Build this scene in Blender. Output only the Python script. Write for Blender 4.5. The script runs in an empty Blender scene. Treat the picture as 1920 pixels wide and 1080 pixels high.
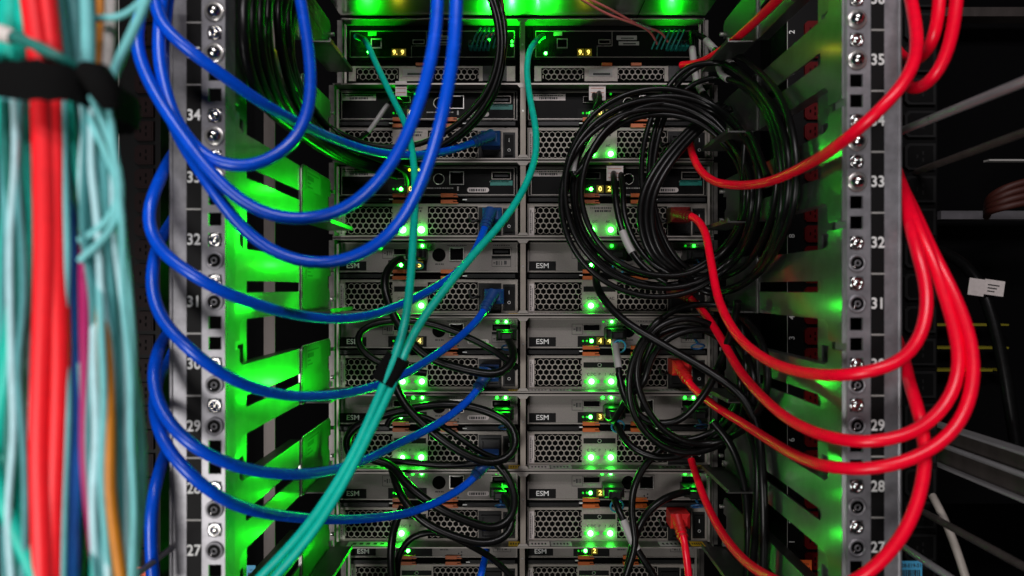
import bpy, math, random
from mathutils import Vector, Matrix
random.seed(7)
R = math.radians
D = bpy.data
scene = bpy.context.scene
col = scene.collection

# ------------------------------------------------------------------ camera
F = 1280.0                                   # focal length in pixels of a 1920 wide frame (24 mm lens)
cd = D.cameras.new('camera'); cam = D.objects.new('camera', cd); col.objects.link(cam)
cd.sensor_width = 36; cd.lens = 24; cd.clip_start = .02; cd.clip_end = 50
cam.location = (0, 0, 0); cam.rotation_euler = (R(90), 0, 0)
cd.dof.use_dof = True; cd.dof.focus_distance = .775; cd.dof.aperture_fstop = 5.0
scene.camera = cam
# ------------------------------------------------------------------ world, lamps, exposure
w = D.worlds.new('World'); scene.world = w; w.use_nodes = True
bg = w.node_tree.nodes['Background']; bg.inputs[0].default_value = (.75, .8, 1, 1); bg.inputs[1].default_value = .004
scene.view_settings.view_transform = 'Standard'; scene.view_settings.look = 'None'
scene.view_settings.exposure = 0; scene.view_settings.gamma = 1
scene.view_settings.use_curve_mapping = False
scene.render.engine = 'CYCLES'
scene.cycles.use_denoising = True
scene.cycles.max_bounces = 6; scene.cycles.diffuse_bounces = 3; scene.cycles.glossy_bounces = 4
scene.cycles.sample_clamp_indirect = 4
scene.cycles.caustics_reflective = False; scene.cycles.caustics_refractive = False

def area(name, loc, target, sx, sy, watts, colr):
    l = D.lights.new(name, 'AREA'); l.shape = 'RECTANGLE'; l.size = sx; l.size_y = sy
    l.energy = watts; l.color = colr
    o = D.objects.new(name, l); col.objects.link(o); o.location = loc
    o.rotation_euler = (Vector(target) - Vector(loc)).to_track_quat('-Z', 'Y').to_euler()
    return o
area('aisle_lamp', (-.16, -.50, .95), (-.02, .6, 0), .55, .10, 6.9, (1, .96, .98))
area('aisle_lamp_far', (.26, -.65, .85), (.1, .6, 0), .5, .10, 5.2, (1, .93, .97))
area('low_fill', (-.50, -.55, -.38), (-.16, .45, -.1), .4, .4, 8.5, (1, .97, .95))  # added fill from below, brightens the lower foreground bundle
LEDK = 1.0                                   # overall strength of the indicator lamps

# ------------------------------------------------------------------ materials
MATS = {}
def mat(name, base, rough=.5, metal=0., noise=0., nscale=60., emit=None, estr=0., bump=0., spec=.5, stretch=None, coat=0.):
    m = D.materials.new(name); m.use_nodes = True
    nt = m.node_tree; b = nt.nodes['Principled BSDF']
    b.inputs['Base Color'].default_value = (*base, 1)
    b.inputs['Roughness'].default_value = rough; b.inputs['Metallic'].default_value = metal
    b.inputs['Specular IOR Level'].default_value = spec
    if coat: b.inputs['Coat Weight'].default_value = coat; b.inputs['Coat Roughness'].default_value = .15
    if noise or bump:
        tc = nt.nodes.new('ShaderNodeTexCoord'); n = nt.nodes.new('ShaderNodeTexNoise')
        n.inputs['Scale'].default_value = nscale; n.inputs['Detail'].default_value = 5; n.inputs['Roughness'].default_value = .65
        if stretch:
            mp = nt.nodes.new('ShaderNodeMapping'); mp.inputs['Scale'].default_value = stretch
            nt.links.new(tc.outputs['Object'], mp.inputs[0]); nt.links.new(mp.outputs[0], n.inputs['Vector'])
        else:
            nt.links.new(tc.outputs['Object'], n.inputs['Vector'])
        if noise:
            r = nt.nodes.new('ShaderNodeValToRGB')
            r.color_ramp.elements[0].position = .3; r.color_ramp.elements[1].position = .7
            r.color_ramp.elements[0].color = (*[c * (1 - noise) for c in base], 1)
            r.color_ramp.elements[1].color = (*[min(1, c * (1 + noise)) for c in base], 1)
            nt.links.new(n.outputs['Fac'], r.inputs[0]); nt.links.new(r.outputs[0], b.inputs['Base Color'])
            mr = nt.nodes.new('ShaderNodeMapRange')
            mr.inputs['To Min'].default_value = max(.03, rough * (1 - noise * .5)); mr.inputs['To Max'].default_value = min(1, rough * (1 + noise * .5))
            nt.links.new(n.outputs['Fac'], mr.inputs[0]); nt.links.new(mr.outputs[0], b.inputs['Roughness'])
        if bump:
            bp = nt.nodes.new('ShaderNodeBump'); bp.inputs['Strength'].default_value = bump; bp.inputs['Distance'].default_value = .001
            nt.links.new(n.outputs['Fac'], bp.inputs['Height']); nt.links.new(bp.outputs[0], b.inputs['Normal'])
    if emit:
        b.inputs['Emission Color'].default_value = (*emit, 1); b.inputs['Emission Strength'].default_value = estr
    MATS[name] = m
    return m
mat('zinc', (.25, .245, .26), .40, .5, .26, 70, bump=.08)
mat('post_back', (.36, .38, .37), .36, .95, .12, 70)
mat('rail_steel', (.30, .32, .30), .40, 1., .13, 55, bump=.03)
mat('slide_steel', (.11, .11, .105), .42, .85, .15, 60)
mat('bright_steel', (.60, .58, .55), .28, .8)
mat('chrome', (.60, .59, .575), .20, 1.)
mat('screw_shade', (.003, .003, .003), .5, spec=.06)  # near-black, puts the shade of a screw recess into the colour
mat('panel_grey', (.185, .168, .152), .55, .0, .16, 900)
mat('panel_black', (.004, .004, .004), .5, .0, .2, 700, spec=.08)
mat('panel_edge', (.29, .265, .24), .4, .35)
mat('grille', (.30, .268, .236), .45, .2, .14, 400)
mat('chassis', (.105, .098, .09), .38, .55, .25, 120)
mat('divider', (.27, .235, .20), .45, .45, .35, 45, stretch=(1, 1, .4))
mat('under_steel', (.62, .63, .62), .30, 1., .1, 30)
mat('void', (.002, .002, .002), .9, spec=.05)  # near-black, paints the shade inside openings and gaps
mat('plastic', (.008, .008, .008), .38, noise=.25, nscale=200, spec=.3)
mat('label_black', (.004, .004, .004), .6, spec=.15)
mat('print_white', (.72, .72, .70), .6)
mat('print_dark', (.02, .02, .02), .6)
mat('sticker', (.56, .50, .48), .55, noise=.1, nscale=200)
mat('sticker_grey', (.34, .33, .31), .5)
mat('rail_label', (.13, .13, .12), .5, .6)
mat('sticker_yellow', (.62, .38, .01), .5)
mat('orange', (.45, .095, .012), .45)
mat('tab_blue', (.012, .06, .17), .4)
mat('tab_cyan', (.02, .20, .32), .4)
mat('tag_blue', (.08, .42, .70), .5)
mat('tag_orange', (.85, .13, .02), .5)
mat('display', (.05, .04, .0), .3, emit=(.75, .6, .03), estr=.10)
mat('digit', (.5, .4, .1), .4, emit=(1, .72, .14), estr=2.4)
mat('digit_dim', (.2, .15, .04), .4, emit=(1, .72, .14), estr=.5)
mat('led_hot', (.05, .5, .1), .3, emit=(.03, 1, .043), estr=55)
mat('led_mid', (.05, .5, .1), .3, emit=(.012, 1, .02), estr=12)
mat('led_dim', (.02, .3, .04), .3, emit=(.008, 1, .015), estr=.55)
mat('led_yellow', (.5, .45, .02), .3, emit=(.8, 1, .02), estr=2.0)
mat('blue_cable', (.001, .078, .66), .27, noise=.12, nscale=120, spec=.4)
mat('blue_plug', (.010, .05, .20), .4)
mat('red_cable', (.92, .0015, .024), .30, noise=.1, nscale=120, spec=.4)
mat('red_plug', (.50, .008, .010), .4)
mat('teal_cable', (.0, .50, .39), .42, noise=.1, nscale=150)
mat('teal_bright', (.0, .50, .38), .5, noise=.12, nscale=90)
mat('teal_deep', (.005, .16, .13), .5, noise=.15, nscale=90)
mat('teal_grey', (.065, .29, .30), .55, noise=.15, nscale=90)
mat('cyan_cable', (.17, .55, .56), .5, noise=.12, nscale=90)
mat('pale_cable', (.46, .74, .78), .55, noise=.12, nscale=90)
mat('deep_blue', (.02, .13, .50), .5, noise=.15, nscale=90)
mat('soft_red', (.95, .006, .014), .5, noise=.1, nscale=90)
mat('orange_cable', (.58, .20, .01), .5, noise=.12, nscale=90)
mat('magenta', (.36, .0, .10), .5, noise=.1, nscale=90)
mat('white_cable', (.70, .64, .60), .5, noise=.1, nscale=90)
mat('grey_cable', (.36, .32, .28), .5, noise=.1, nscale=90)
mat('black_cable', (.0035, .0035, .0035), .30, noise=.25, nscale=160, spec=.22)
mat('pink_wire', (.55, .14, .13), .5)
mat('velcro', (.004, .004, .004), .95, spec=.1, bump=.6, nscale=900)
mat('sleeve', (.33, .32, .31), .5)
mat('pdu_black', (.003, .003, .003), .45, spec=.15)
mat('pdu_line', (.010, .010, .010), .5, spec=.2)
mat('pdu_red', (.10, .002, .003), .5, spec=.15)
mat('pdu_red_shaded', (.005, .001, .001), .5, spec=.15)  # same outlet red, darkened to paint the left strip in shade
mat('rust', (.045, .007, .003), .6)
mat('far_metal', (.085, .072, .066), .45, .5, .25, 60, stretch=(1, 1, .2))
mat('bar_metal', (.22, .21, .225), .35, .4, .12, 60)
mat('lip_metal', (.50, .49, .50), .28, .6, .12, 60)
mat('cabinet', (.0022, .0022, .0025), .75, spec=.06)
mat('yellow_edge', (.22, .19, .01), .5)

def gloss_lobe(name, rough, fac):            # a second, tighter reflection on the same sheet metal
    nt = MATS[name].node_tree; out = nt.nodes['Material Output']; b = nt.nodes['Principled BSDF']
    g = nt.nodes.new('ShaderNodeBsdfGlossy'); g.inputs['Color'].default_value = (.8, .82, .8, 1); g.inputs['Roughness'].default_value = rough
    mx = nt.nodes.new('ShaderNodeMixShader'); mx.inputs[0].default_value = fac
    nt.links.new(b.outputs[0], mx.inputs[1]); nt.links.new(g.outputs[0], mx.inputs[2]); nt.links.new(mx.outputs[0], out.inputs[0])
gloss_lobe('rail_steel', .15, .22); gloss_lobe('under_steel', .10, .15)

# ------------------------------------------------------------------ helpers
def P(px, py, y):                            # a point seen at (px, py) of a 1920x1080 frame, y metres in front of the lens
    return Vector(((px - 960) / F * y, y, (540 - py) / F * y))

TEXT = {}
def text_geo(s):
    if s not in TEXT:
        c = D.curves.new('lettering', 'FONT'); c.body = s; c.size = 1; c.align_x = 'CENTER'; c.resolution_u = 3; c.offset = .012
        o = D.objects.new('lettering', c); col.objects.link(o)
        dg = bpy.context.evaluated_depsgraph_get(); ev = o.evaluated_get(dg); me = ev.to_mesh()
        TEXT[s] = ([tuple(v.co) for v in me.vertices], [tuple(p.vertices) for p in me.polygons])
        ev.to_mesh_clear(); D.objects.remove(o); D.curves.remove(c)
    return TEXT[s]

class MB:
    def __init__(self):
        self.v = []; self.f = []; self.m = []; self.s = []; self.slots = []
    def mi(self, m):
        if m not in self.slots: self.slots.append(m)
        return self.slots.index(m)
    def add(self, vs, fs, m, smooth=False):
        n = len(self.v); k = self.mi(m)
        self.v += [tuple(v) for v in vs]
        for f in fs:
            self.f.append(tuple(i + n for i in f)); self.m.append(k); self.s.append(smooth)
    def box(self, x0, x1, y0, y1, z0, z1, m):
        if x0 > x1: x0, x1 = x1, x0
        if y0 > y1: y0, y1 = y1, y0
        if z0 > z1: z0, z1 = z1, z0
        vs = [(x, y, z) for x in (x0, x1) for y in (y0, y1) for z in (z0, z1)]
        self.add(vs, [(0, 1, 3, 2), (4, 6, 7, 5), (0, 4, 5, 1), (2, 3, 7, 6), (0, 2, 6, 4), (1, 5, 7, 3)], m)
    def bevel_box(self, x0, x1, y0, y1, z0, z1, b, m):   # face toward -y, with chamfered front edges
        vs = [(x0, y1, z0), (x1, y1, z0), (x1, y1, z1), (x0, y1, z1),
              (x0, y0 + b, z0), (x1, y0 + b, z0), (x1, y0 + b, z1), (x0, y0 + b, z1),
              (x0 + b, y0, z0 + b), (x1 - b, y0, z0 + b), (x1 - b, y0, z1 - b), (x0 + b, y0, z1 - b)]
        fs = [(0, 3, 2, 1)]
        for i in range(4):
            j = (i + 1) % 4
            fs += [(i, j, 4 + j, 4 + i), (4 + i, 4 + j, 8 + j, 8 + i)]
        fs.append((8, 9, 10, 11)); self.add(vs, fs, m)
    def frame(self, x0, x1, y0, y1, z0, z1, t, m):       # a rectangular ring, open along y
        self.box(x0, x1, y0, y1, z1 - t, z1, m); self.box(x0, x1, y0, y1, z0, z0 + t, m)
        self.box(x0, x0 + t, y0, y1, z0 + t, z1 - t, m); self.box(x1 - t, x1, y0, y1, z0 + t, z1 - t, m)
    def prism(self, poly, axis, a, b, m):                # polygon extruded along an axis ('x': poly is (y,z); 'y': poly is (x,z))
        n = len(poly)
        if axis == 'x': vs = [(a, p, q) for p, q in poly] + [(b, p, q) for p, q in poly]
        else: vs = [(p, a, q) for p, q in poly] + [(p, b, q) for p, q in poly]
        fs = [tuple(range(n)), tuple(range(2 * n - 1, n - 1, -1))] + [(i, (i + 1) % n, n + (i + 1) % n, n + i) for i in range(n)]
        self.add(vs, fs, m)
    def cyl(self, c, d, r, h, m, n=14, r2=None, smooth=True):
        c = Vector(c); d = Vector(d).normalized(); q = d.to_track_quat('Z', 'Y'); r2 = r if r2 is None else r2
        vs = []
        for k, rr in ((0, r), (h, r2)):
            for i in range(n):
                a = 2 * math.pi * i / n
                vs.append(c + q @ Vector((rr * math.cos(a), rr * math.sin(a), k)))
        self.add(vs, [(i, (i + 1) % n, n + (i + 1) % n, n + i) for i in range(n)], m, smooth)
        self.add(vs[:n], [tuple(range(n - 1, -1, -1))], m); self.add(vs[n:], [tuple(range(n))], m)
    def dome(self, c, d, r, h, m, n=14, k=5):
        c = Vector(c); q = Vector(d).normalized().to_track_quat('Z', 'Y'); vs = []
        for j in range(k):
            t = j / k * math.pi / 2
            for i in range(n):
                a = 2 * math.pi * i / n
                vs.append(c + q @ Vector((r * math.cos(t) * math.cos(a), r * math.cos(t) * math.sin(a), h * math.sin(t))))
        vs.append(c + q @ Vector((0, 0, h)))
        fs = [(j * n + i, j * n + (i + 1) % n, (j + 1) * n + (i + 1) % n, (j + 1) * n + i) for j in range(k - 1) for i in range(n)]
        fs += [((k - 1) * n + i, (k - 1) * n + (i + 1) % n, k * n) for i in range(n)]
        self.add(vs, fs, m, True)
    def ring(self, c, d, r0, r1, h, m, n=18):            # flat washer
        c = Vector(c); q = Vector(d).normalized().to_track_quat('Z', 'Y'); vs = []
        for rr, hh in ((r0, 0), (r1, 0), (r1, h * .6), (r1 - (r1 - r0) * .3, h), (r0, h)):
            for i in range(n):
                a = 2 * math.pi * i / n
                vs.append(c + q @ Vector((rr * math.cos(a), rr * math.sin(a), hh)))
        fs = []
        for j in range(5):
            jn = (j + 1) % 5
            fs += [(j * n + i, j * n + (i + 1) % n, jn * n + (i + 1) % n, jn * n + i) for i in range(n)]
        self.add(vs, fs, m, True)
    def tube(self, path, r, m, n=12, taper=None):
        pts = [Vector(p) for p in path]; L = len(pts); vs = []; prev = None
        for i, p in enumerate(pts):
            t = (pts[min(i + 1, L - 1)] - pts[max(i - 1, 0)]).normalized()
            if prev is None:
                up = Vector((0, 1, 0)) if abs(t.y) < .9 else Vector((1, 0, 0)); u = (up - t * up.dot(t)).normalized()
            else:
                u = (prev - t * prev.dot(t)).normalized()
            prev = u; b = t.cross(u); rr = r if taper is None else taper(i / (L - 1)) * r
            for k in range(n):
                a = 2 * math.pi * k / n; vs.append(p + (u * math.cos(a) + b * math.sin(a)) * rr)
        self.add(vs, [(i * n + k, i * n + (k + 1) % n, (i + 1) * n + (k + 1) % n, (i + 1) * n + k) for i in range(L - 1) for k in range(n)], m, True)
        self.add(vs[:n], [tuple(range(n - 1, -1, -1))], m); self.add(vs[-n:], [tuple(range(n))], m)
    def text(self, s, c, size, m, rot=None, sx=1.):      # lettering facing the camera side, c = baseline centre
        vs, fs = text_geo(s); q = rot or Matrix.Identity(3); c = Vector(c)
        self.add([c + q @ Vector((x * size * sx, 0, y * size)) for x, y, z in vs], fs, m)
    def hexes(self, x0, x1, z0, z1, y, t, m, pitch=.00690):
        ro = pitch / math.sqrt(3); ri = ro * .835; dz = ro * 1.5
        nz = int(round((z1 - z0 - ro * .5) / dz)); zs = (z0 + z1) / 2 - (nz - 1) * dz / 2
        nx = int(round((x1 - x0) / pitch))
        for j in range(nz):
            off = 0 if j % 2 else pitch / 2
            cnt = nx if j % 2 else nx - 1
            xs = (x0 + x1) / 2 - (nx - 1) * pitch / 2 + off
            for i in range(cnt):
                cx = xs + i * pitch; cz = zs + j * dz; vs = []
                for yy, rr in ((y, ro), (y, ri), (y + t, ri * .97)):
                    for k in range(6):
                        a = math.pi / 6 + k * math.pi / 3; vs.append((cx + rr * math.cos(a), yy, cz + rr * math.sin(a)))
                fs = []
                for k in range(6):
                    kn = (k + 1) % 6
                    fs += [(k, kn, 6 + kn, 6 + k), (6 + k, 6 + kn, 12 + kn, 12 + k)]
                self.add(vs, fs, m)
            if j % 2 == 0:                               # the half cells that close the row at both ends
                for sgn, bx in ((1, (x0 + x1) / 2 - nx * pitch / 2), (-1, (x0 + x1) / 2 + nx * pitch / 2)):
                    cz = zs + j * dz
                    self.add([(bx, y, cz - ro * .5), (bx + sgn * pitch * .16, y, cz - ro * .5), (bx + sgn * pitch * .16, y, cz + ro * .5), (bx, y, cz + ro * .5)], [(0, 1, 2, 3)], m)
    def build(self, name, parent=None):
        me = D.meshes.new(name); off = Vector((0, 0, 0))
        if parent is not None: off = WORLD.get(parent.name, Vector((0, 0, 0)))
        me.from_pydata([tuple(Vector(v) - off) for v in self.v], [], self.f)
        for s in self.slots: me.materials.append(MATS[s])
        me.polygons.foreach_set('material_index', self.m); me.polygons.foreach_set('use_smooth', self.s)
        me.update()
        o = D.objects.new(name, me); col.objects.link(o)
        if parent is not None: o.parent = parent
        WORLD[o.name] = off
        return o
WORLD = {}
def tag(o, label, cat, group=None):
    o['label'] = label; o['category'] = cat
    if group: o['group'] = group
    return o
def thing(name, label, cat, loc=(0, 0, 0), group=None):
    o = D.objects.new(name, None); col.objects.link(o); o.location = loc; o.empty_display_size = .02
    WORLD[o.name] = Vector(loc)
    return tag(o, label, cat, group)

def led_lamp(loc, watts, colr=(.004, 1, .008), aim=(0, -1, 0), size=R(176), parent=None, rad=.003):
    l = D.lights.new('indicator_lamp', 'SPOT'); l.energy = watts * LEDK; l.color = colr; l.spot_size = size; l.spot_blend = .35
    l.shadow_soft_size = rad
    o = D.objects.new('indicator_lamp', l); col.objects.link(o); o.location = loc
    o.rotation_euler = Vector(aim).to_track_quat('-Z', 'Y').to_euler()
    return o

def spline(pts, step=.006):
    pts = [Vector(p) for p in pts]; n = len(pts); out = []
    ext = [pts[0] * 2 - pts[1]] + pts + [pts[-1] * 2 - pts[-2]]
    for i in range(n - 1):
        p0, p1, p2, p3 = ext[i:i + 4]
        def kn(a, b): return max(1e-5, (b - a).length ** .5)
        t0 = 0; t1 = t0 + kn(p0, p1); t2 = t1 + kn(p1, p2); t3 = t2 + kn(p2, p3)
        m = max(3, int((p2 - p1).length / step))
        for k in range(m):
            t = t1 + (t2 - t1) * k / m
            a1 = p0 * ((t1 - t) / (t1 - t0)) + p1 * ((t - t0) / (t1 - t0)); a2 = p1 * ((t2 - t) / (t2 - t1)) + p2 * ((t - t1) / (t2 - t1))
            a3 = p2 * ((t3 - t) / (t3 - t2)) + p3 * ((t - t2) / (t3 - t2))
            b1 = a1 * ((t2 - t) / (t2 - t0)) + a2 * ((t - t0) / (t2 - t0)); b2 = a2 * ((t3 - t) / (t3 - t1)) + a3 * ((t - t1) / (t3 - t1))
            out.append(b1 * ((t2 - t) / (t2 - t1)) + b2 * ((t - t1) / (t2 - t1)))
    out.append(pts[-1])
    # relax once so no waypoint leaves a kink
    for _ in range(3):
        out = [out[0]] + [(out[i - 1] + out[i] * 2 + out[i + 1]) / 4 for i in range(1, len(out) - 1)] + [out[-1]]
    return out

# ================================================================== LARGE STRUCTURE
YP, YF = .800, .781                          # depth of the module panels and of the chassis rims
K = YP / F
U2 = .0889                                   # two rack units
XL, XR = -.2060, .2400                       # planes of the rails on the two sides
def row_top(r): return .0567 - (r - 3) * U2

# ---- cabinet (black sheet metal round everything)
cab = thing('rack_cabinet', 'black sheet metal rack cabinet panels behind and beside the equipment', 'cabinet', (0, 1.25, -.8))
b = MB(); b.box(-1.1, 1.3, 1.25, 1.27, -.8, .9, 'cabinet'); b.build('back_panel', cab)
b = MB(); b.box(-.72, -.70, .35, 1.248, -.8, .9, 'cabinet'); b.build('side_panel', cab)
b = MB(); b.box(.98, 1.0, .35, 1.248, -.8, .9, 'cabinet'); b.build('side_panel', cab)

# ---- rack posts with holes, fasteners and unit numbers
def post(side):
    left = side < 0
    Y = .490 if left else .4925
    hx, lab, edge, outer = (403, 364, 422, 318) if left else (1606, 1645, 1588, 1690)
    X = lambda px: (px - 960) / F * Y
    Z = lambda py: (540 - py) / F * Y
    o = thing('rack_post', 'zinc rack post with white unit numbers, behind the blue cables' if left else
              'zinc rack post with white unit numbers, crossed by the red cables', 'rack post', (X((edge + outer) / 2), Y, Z(1300)), 'rack posts')
    sp = 38.83 if left else 38.05; y0 = 1032 if left else 1026
    ks = range(-5, 31); pat = 'dndnhh'
    x_in, x_out = X(edge), X(outer); hw = .0047
    zt, zb = Z(y0 - sp * 30.5), Z(y0 + sp * 5.5)
    b = MB()
    def bx(xa, xb, za, zb_): b.box(xa, xb, Y, Y + .002, za, zb_, 'zinc')
    bx(X(hx) + hw, x_in if left else x_out, zb, zt); bx(x_out if left else x_in, X(hx) - hw, zb, zt)
    prev = zb
    for k in ks:
        zc = Z(y0 - sp * k)
        bx(X(hx) - hw, X(hx) + hw, prev, zc - hw); prev = zc + hw
    bx(X(hx) - hw, X(hx) + hw, prev, zt)
    s = 1 if left else -1
    # return flanges running back from both edges
    b.box(x_in, x_in - s * .0016, Y + .0021, Y + .018, zb, zt, 'zinc')
    b.box(x_out, x_out + s * .002, Y + .0021, Y + .05, zb, zt, 'zinc')
    # rounded outer bead
    b.cyl((x_out + s * .0012, Y + .0005, zb), (0, 0, 1), .0016, zt - zb, 'zinc', 10)
    b.build('post_channel', o)
    # inner slotted flange, seen between the rails
    b = MB(); xs = (XL - .0085) if left else (XR + .0085); ya, yb = Y + .037, Y + .062
    b.box(xs, xs - s * .0015, ya, ya + .007, zb, zt, 'post_back'); b.box(xs, xs - s * .0015, yb - .007, yb, zb, zt, 'post_back')
    for k in range(-2, 13):
        zc = Z(y0 - sp * 3 * k) + .004
        b.box(xs, xs - s * .0015, ya + .007, yb - .007, zc + .006, zc + .036, 'post_back')
    b.box(xs - s * .0016, xs - s * .010, yb - .0015, yb, zb, zt, 'post_back')
    b.build('slotted_flange', o)
    # number strip
    b = MB(); lw = (378 - 350) / 2 / F * Y if left else 12.5 / F * Y
    b.box(X(lab) - lw, X(lab) + lw, Y - .0004, Y - .0001, zb, zt, 'label_black')
    for n in range(24, 39):
        py = y0 - 2 - (n - 27) * sp * 3 + 5
        b.text(str(n), (X(lab), Y - .0007, Z(py + 6)), .0112, 'print_white', sx=.92)
        b.box(X(lab) - lw, X(lab) + lw, Y - .0007, Y - .0005, Z(py - sp * 1.5 - 2) - .0005, Z(py - sp * 1.5 - 2) + .0005, 'sticker_grey')
    b.build('number_strip', o)
    for k in ks:
        c = pat[k % 6]; zc = Z(y0 - sp * k); x = X(hx); q = Vector((x, Y, zc))
        if c == 'h': continue
        b = MB()
        if c == 'n':
            b.ring((x, Y - .0001, zc), (0, -1, 0), .0028, .0052, .0012, 'chrome'); b.dome((x, Y + .0005, zc), (0, -1, 0), .0036, .0026, 'chrome')
            b.build('guide_pin', o)
        elif k >= 18:
            b.ring((x, Y - .0001, zc), (0, -1, 0), .0035, .0072, .0016, 'bright_steel'); b.dome((x, Y - .0012, zc), (0, -1, 0), .0052, .0052, 'chrome')
            b.cyl((x, Y - .0062, zc), (0, -1, 0), .0014, .0004, 'screw_shade', 6)
            b.build('bolt', o)
        else:
            b.ring((x, Y - .0001, zc), (0, -1, 0), .0048, .0066, .0016, 'zinc'); b.cyl((x, Y + .001, zc), (0, -1, 0), .0052, .0024, 'screw_shade', 16, .0046)  # dark disc stands in for a shaded recess
            b.ring((x, Y - .0016, zc), (0, -1, 0), .0016, .0022, .0004, 'zinc', 12); b.dome((x - .0022, Y - .0015, zc - .0026), (0, -1, 0), .0009, .0005, 'chrome', 8, 3)  # off-centre chrome bead added as a glint
            b.build('screw', o)
    return o
post(-1); post(1)

# ---- far posts, the grey strips behind the rails
for side, px, lab in ((-1, 505, 'dull grey far post standing behind the bright green rails'), (1, 1481, 'dull grey far post standing beside the numbered power strip')):
    o = thing('far_post', lab, 'rack post', P(px, 1300, .76), 'far posts')
    x = P(px, 0, .76).x; hw = 10.5 / F * .76
    b = MB(); b.box(x - hw, x + hw, .76, .762, -.5, .5, 'far_metal')
    b.box(x - hw - .012, x - hw - .001, .766, .80, -.5, .5, 'cabinet') ; b.build('strip', o)

# ---- rails
def rail(side, r, label):
    left = side < 0; s = side; c = -(r - 3) * U2; X0 = XL if left else XR
    y0 = .4945 if left else .4965
    o = thing('mounting_rail', label, 'mounting rail', (X0, y0, c - .025), 'rails on the left' if left else 'rails on the right')
    t = .0016; xa, xb = X0, X0 + s * t
    b = MB(); m = 'rail_steel'; y1 = y0 + .022; ym = .668
    zt, zb, st, sb = c + .030, c - .024, c + .0055, c - .0035
    # end plate at the post, then body with a long slot
    b.prism([(y0, c - .040), (y1, c - .040), (y1, zb - .004), (y1 + .006, zb), (y1 + .006, zt), (y1, zt + .003), (y1, c + .043), (y0, c + .043)], 'x', xa, xb, m)
    ys = y1 + .012
    b.box(xa, xb, y1 + .006, ym, st, zt, m); b.box(xa, xb, y1 + .006, ym, zb, sb, m)
    b.prism([(y1 + .006, sb), (ys + .002, sb), (ys, sb + .002), (ys, st - .002), (ys + .002, st), (y1 + .006, st)], 'x', xa, xb, m)
    b.box(xa, xb, ym - .004, ym, sb, st, m)
    # folded lips top and bottom, turned away from the equipment
    b.box(xb, X0 + s * .011, y1 + .008, ym, zt - .0016, zt, m); b.box(xb, X0 + s * .011, y1 + .008, ym, zb, zb + .0016, m)
    b.build('outer_bracket', o)
    # inner slide up to the chassis
    b = MB(); xi = X0 - s * .0012; ye = .7755
    tz, bz = c + .032, c - .0245
    b.prism([(ym - .003, bz), (ye - .012, bz), (ye - .012, c - .004), (ye - .018, c + .000), (ye - .018, c + .013), (ye - .008, c + .013), (ye - .008, tz - .004), (ye - .012, tz), (ym + .001, tz), (ym - .003, tz - .004)], 'x', X0 - s * .0002, xi - s * .001, 'slide_steel')
    # rolled leading edge; left sheen and right dimness are put into the colour
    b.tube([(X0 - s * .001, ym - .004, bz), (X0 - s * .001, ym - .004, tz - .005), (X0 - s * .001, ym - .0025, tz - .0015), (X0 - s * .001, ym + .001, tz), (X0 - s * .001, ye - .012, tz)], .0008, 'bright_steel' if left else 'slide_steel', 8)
    # floor lip under the equipment
    b.box(xi - s * .0012, X0 - s * .026, ym + .004, ye - .010, bz, bz + .0014, 'slide_steel')
    b.box(X0 - s * .0262, X0 - s * .0275, ym + .004, ye - .010, bz, bz + .004, 'slide_steel')
    b.build('inner_slide', o)
    for yy, zz in ((ye - .004, c + .020), (ye - .002, c - .012)):
        b = MB(); b.cyl((X0 - s * .001, yy, zz), (-s, 0, 0), .0022, .004, 'bright_steel', 10); b.build('slide_screw', o)
    b = MB()
    b.box(X0 - s * .002, X0 - s * .0052, ye - .016, ye - .012, c - .021, c - .015, 'bright_steel')
    b.build('catch', o)
    if left:                                  # service label on the slide
        b = MB(); xl = xi - s * .0012
        def lb(ya, yb, za, zb_, mm, k): b.box(xl, xl - s * (.0002 + k), ya, yb, za, zb_, mm)
        lb(ym + .008, ym + .058, c + .009, c + .029, 'rail_label', 0)
        lb(ym + .012, ym + .032, c + .019, c + .0235, 'print_dark', .0002); lb(ym + .012, ym + .050, c + .0255, c + .0268, 'print_dark', .0002)
        lb(ym + .012, ym + .022, c + .0155, c + .0168, 'print_dark', .0002); lb(ym + .012, ym + .028, c + .0115, c + .013, 'print_dark', .0002)
        b.build('service_label', o)
    return o
ORD = ['topmost', 'second from the top', 'third from the top', 'fourth from the top', 'fifth from the top', 'sixth from the top', 'lowest in view']
for r in range(0, 8):
    nm = (ORD + ['bottom edge'])[r] if r < 7 else None
    if r < 7:
        rail(-1, r, 'slotted steel rail beside the blue cables, lit bright green, ' + ORD[r])
        rail(1, r, 'slotted steel rail beside the red cables, dim green, ' + ORD[r])
    else:
        rail(-1, r, 'slotted steel rail behind the paired teal cables at the bottom corner')
        rail(1, r, 'slotted steel rail cut off under the lowest red cable')

# ================================================================== EQUIPMENT
def lx(px, right=0): return (px - 960) * K + (.2219 if right else 0)
class Cell:
    """pixel frame of the left column of row 3, moved to any row or column"""
    def __init__(self, r, right, dy=0.): self.r, self.right, self.Y = r, right, YP + dy
    def x(self, px): return lx(px, self.right)
    def z(self, py): return (540 - py) * K - (self.r - 3) * U2

def led(parent, x, z, Y, kind='led_hot', r=.0019, watts=0., name='led', aim=(0, -1, 0), full=0):
    b = MB(); b.cyl((x, Y, z), (0, -1, 0), r, .0009, kind, 12); b.dome((x, Y - .0009, z), (0, -1, 0), r, r * .9, kind, 12, 4)
    b.build(name, parent)
    if watts: led_lamp((x, Y - .0075, z), watts * ((1.0 if x < 0 else .055) if not full else full), aim=(-.75, -1, 0) if x < 0 and not full else aim, size=R(130) if x < 0 and not full else (R(125) if full else R(176)))

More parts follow.
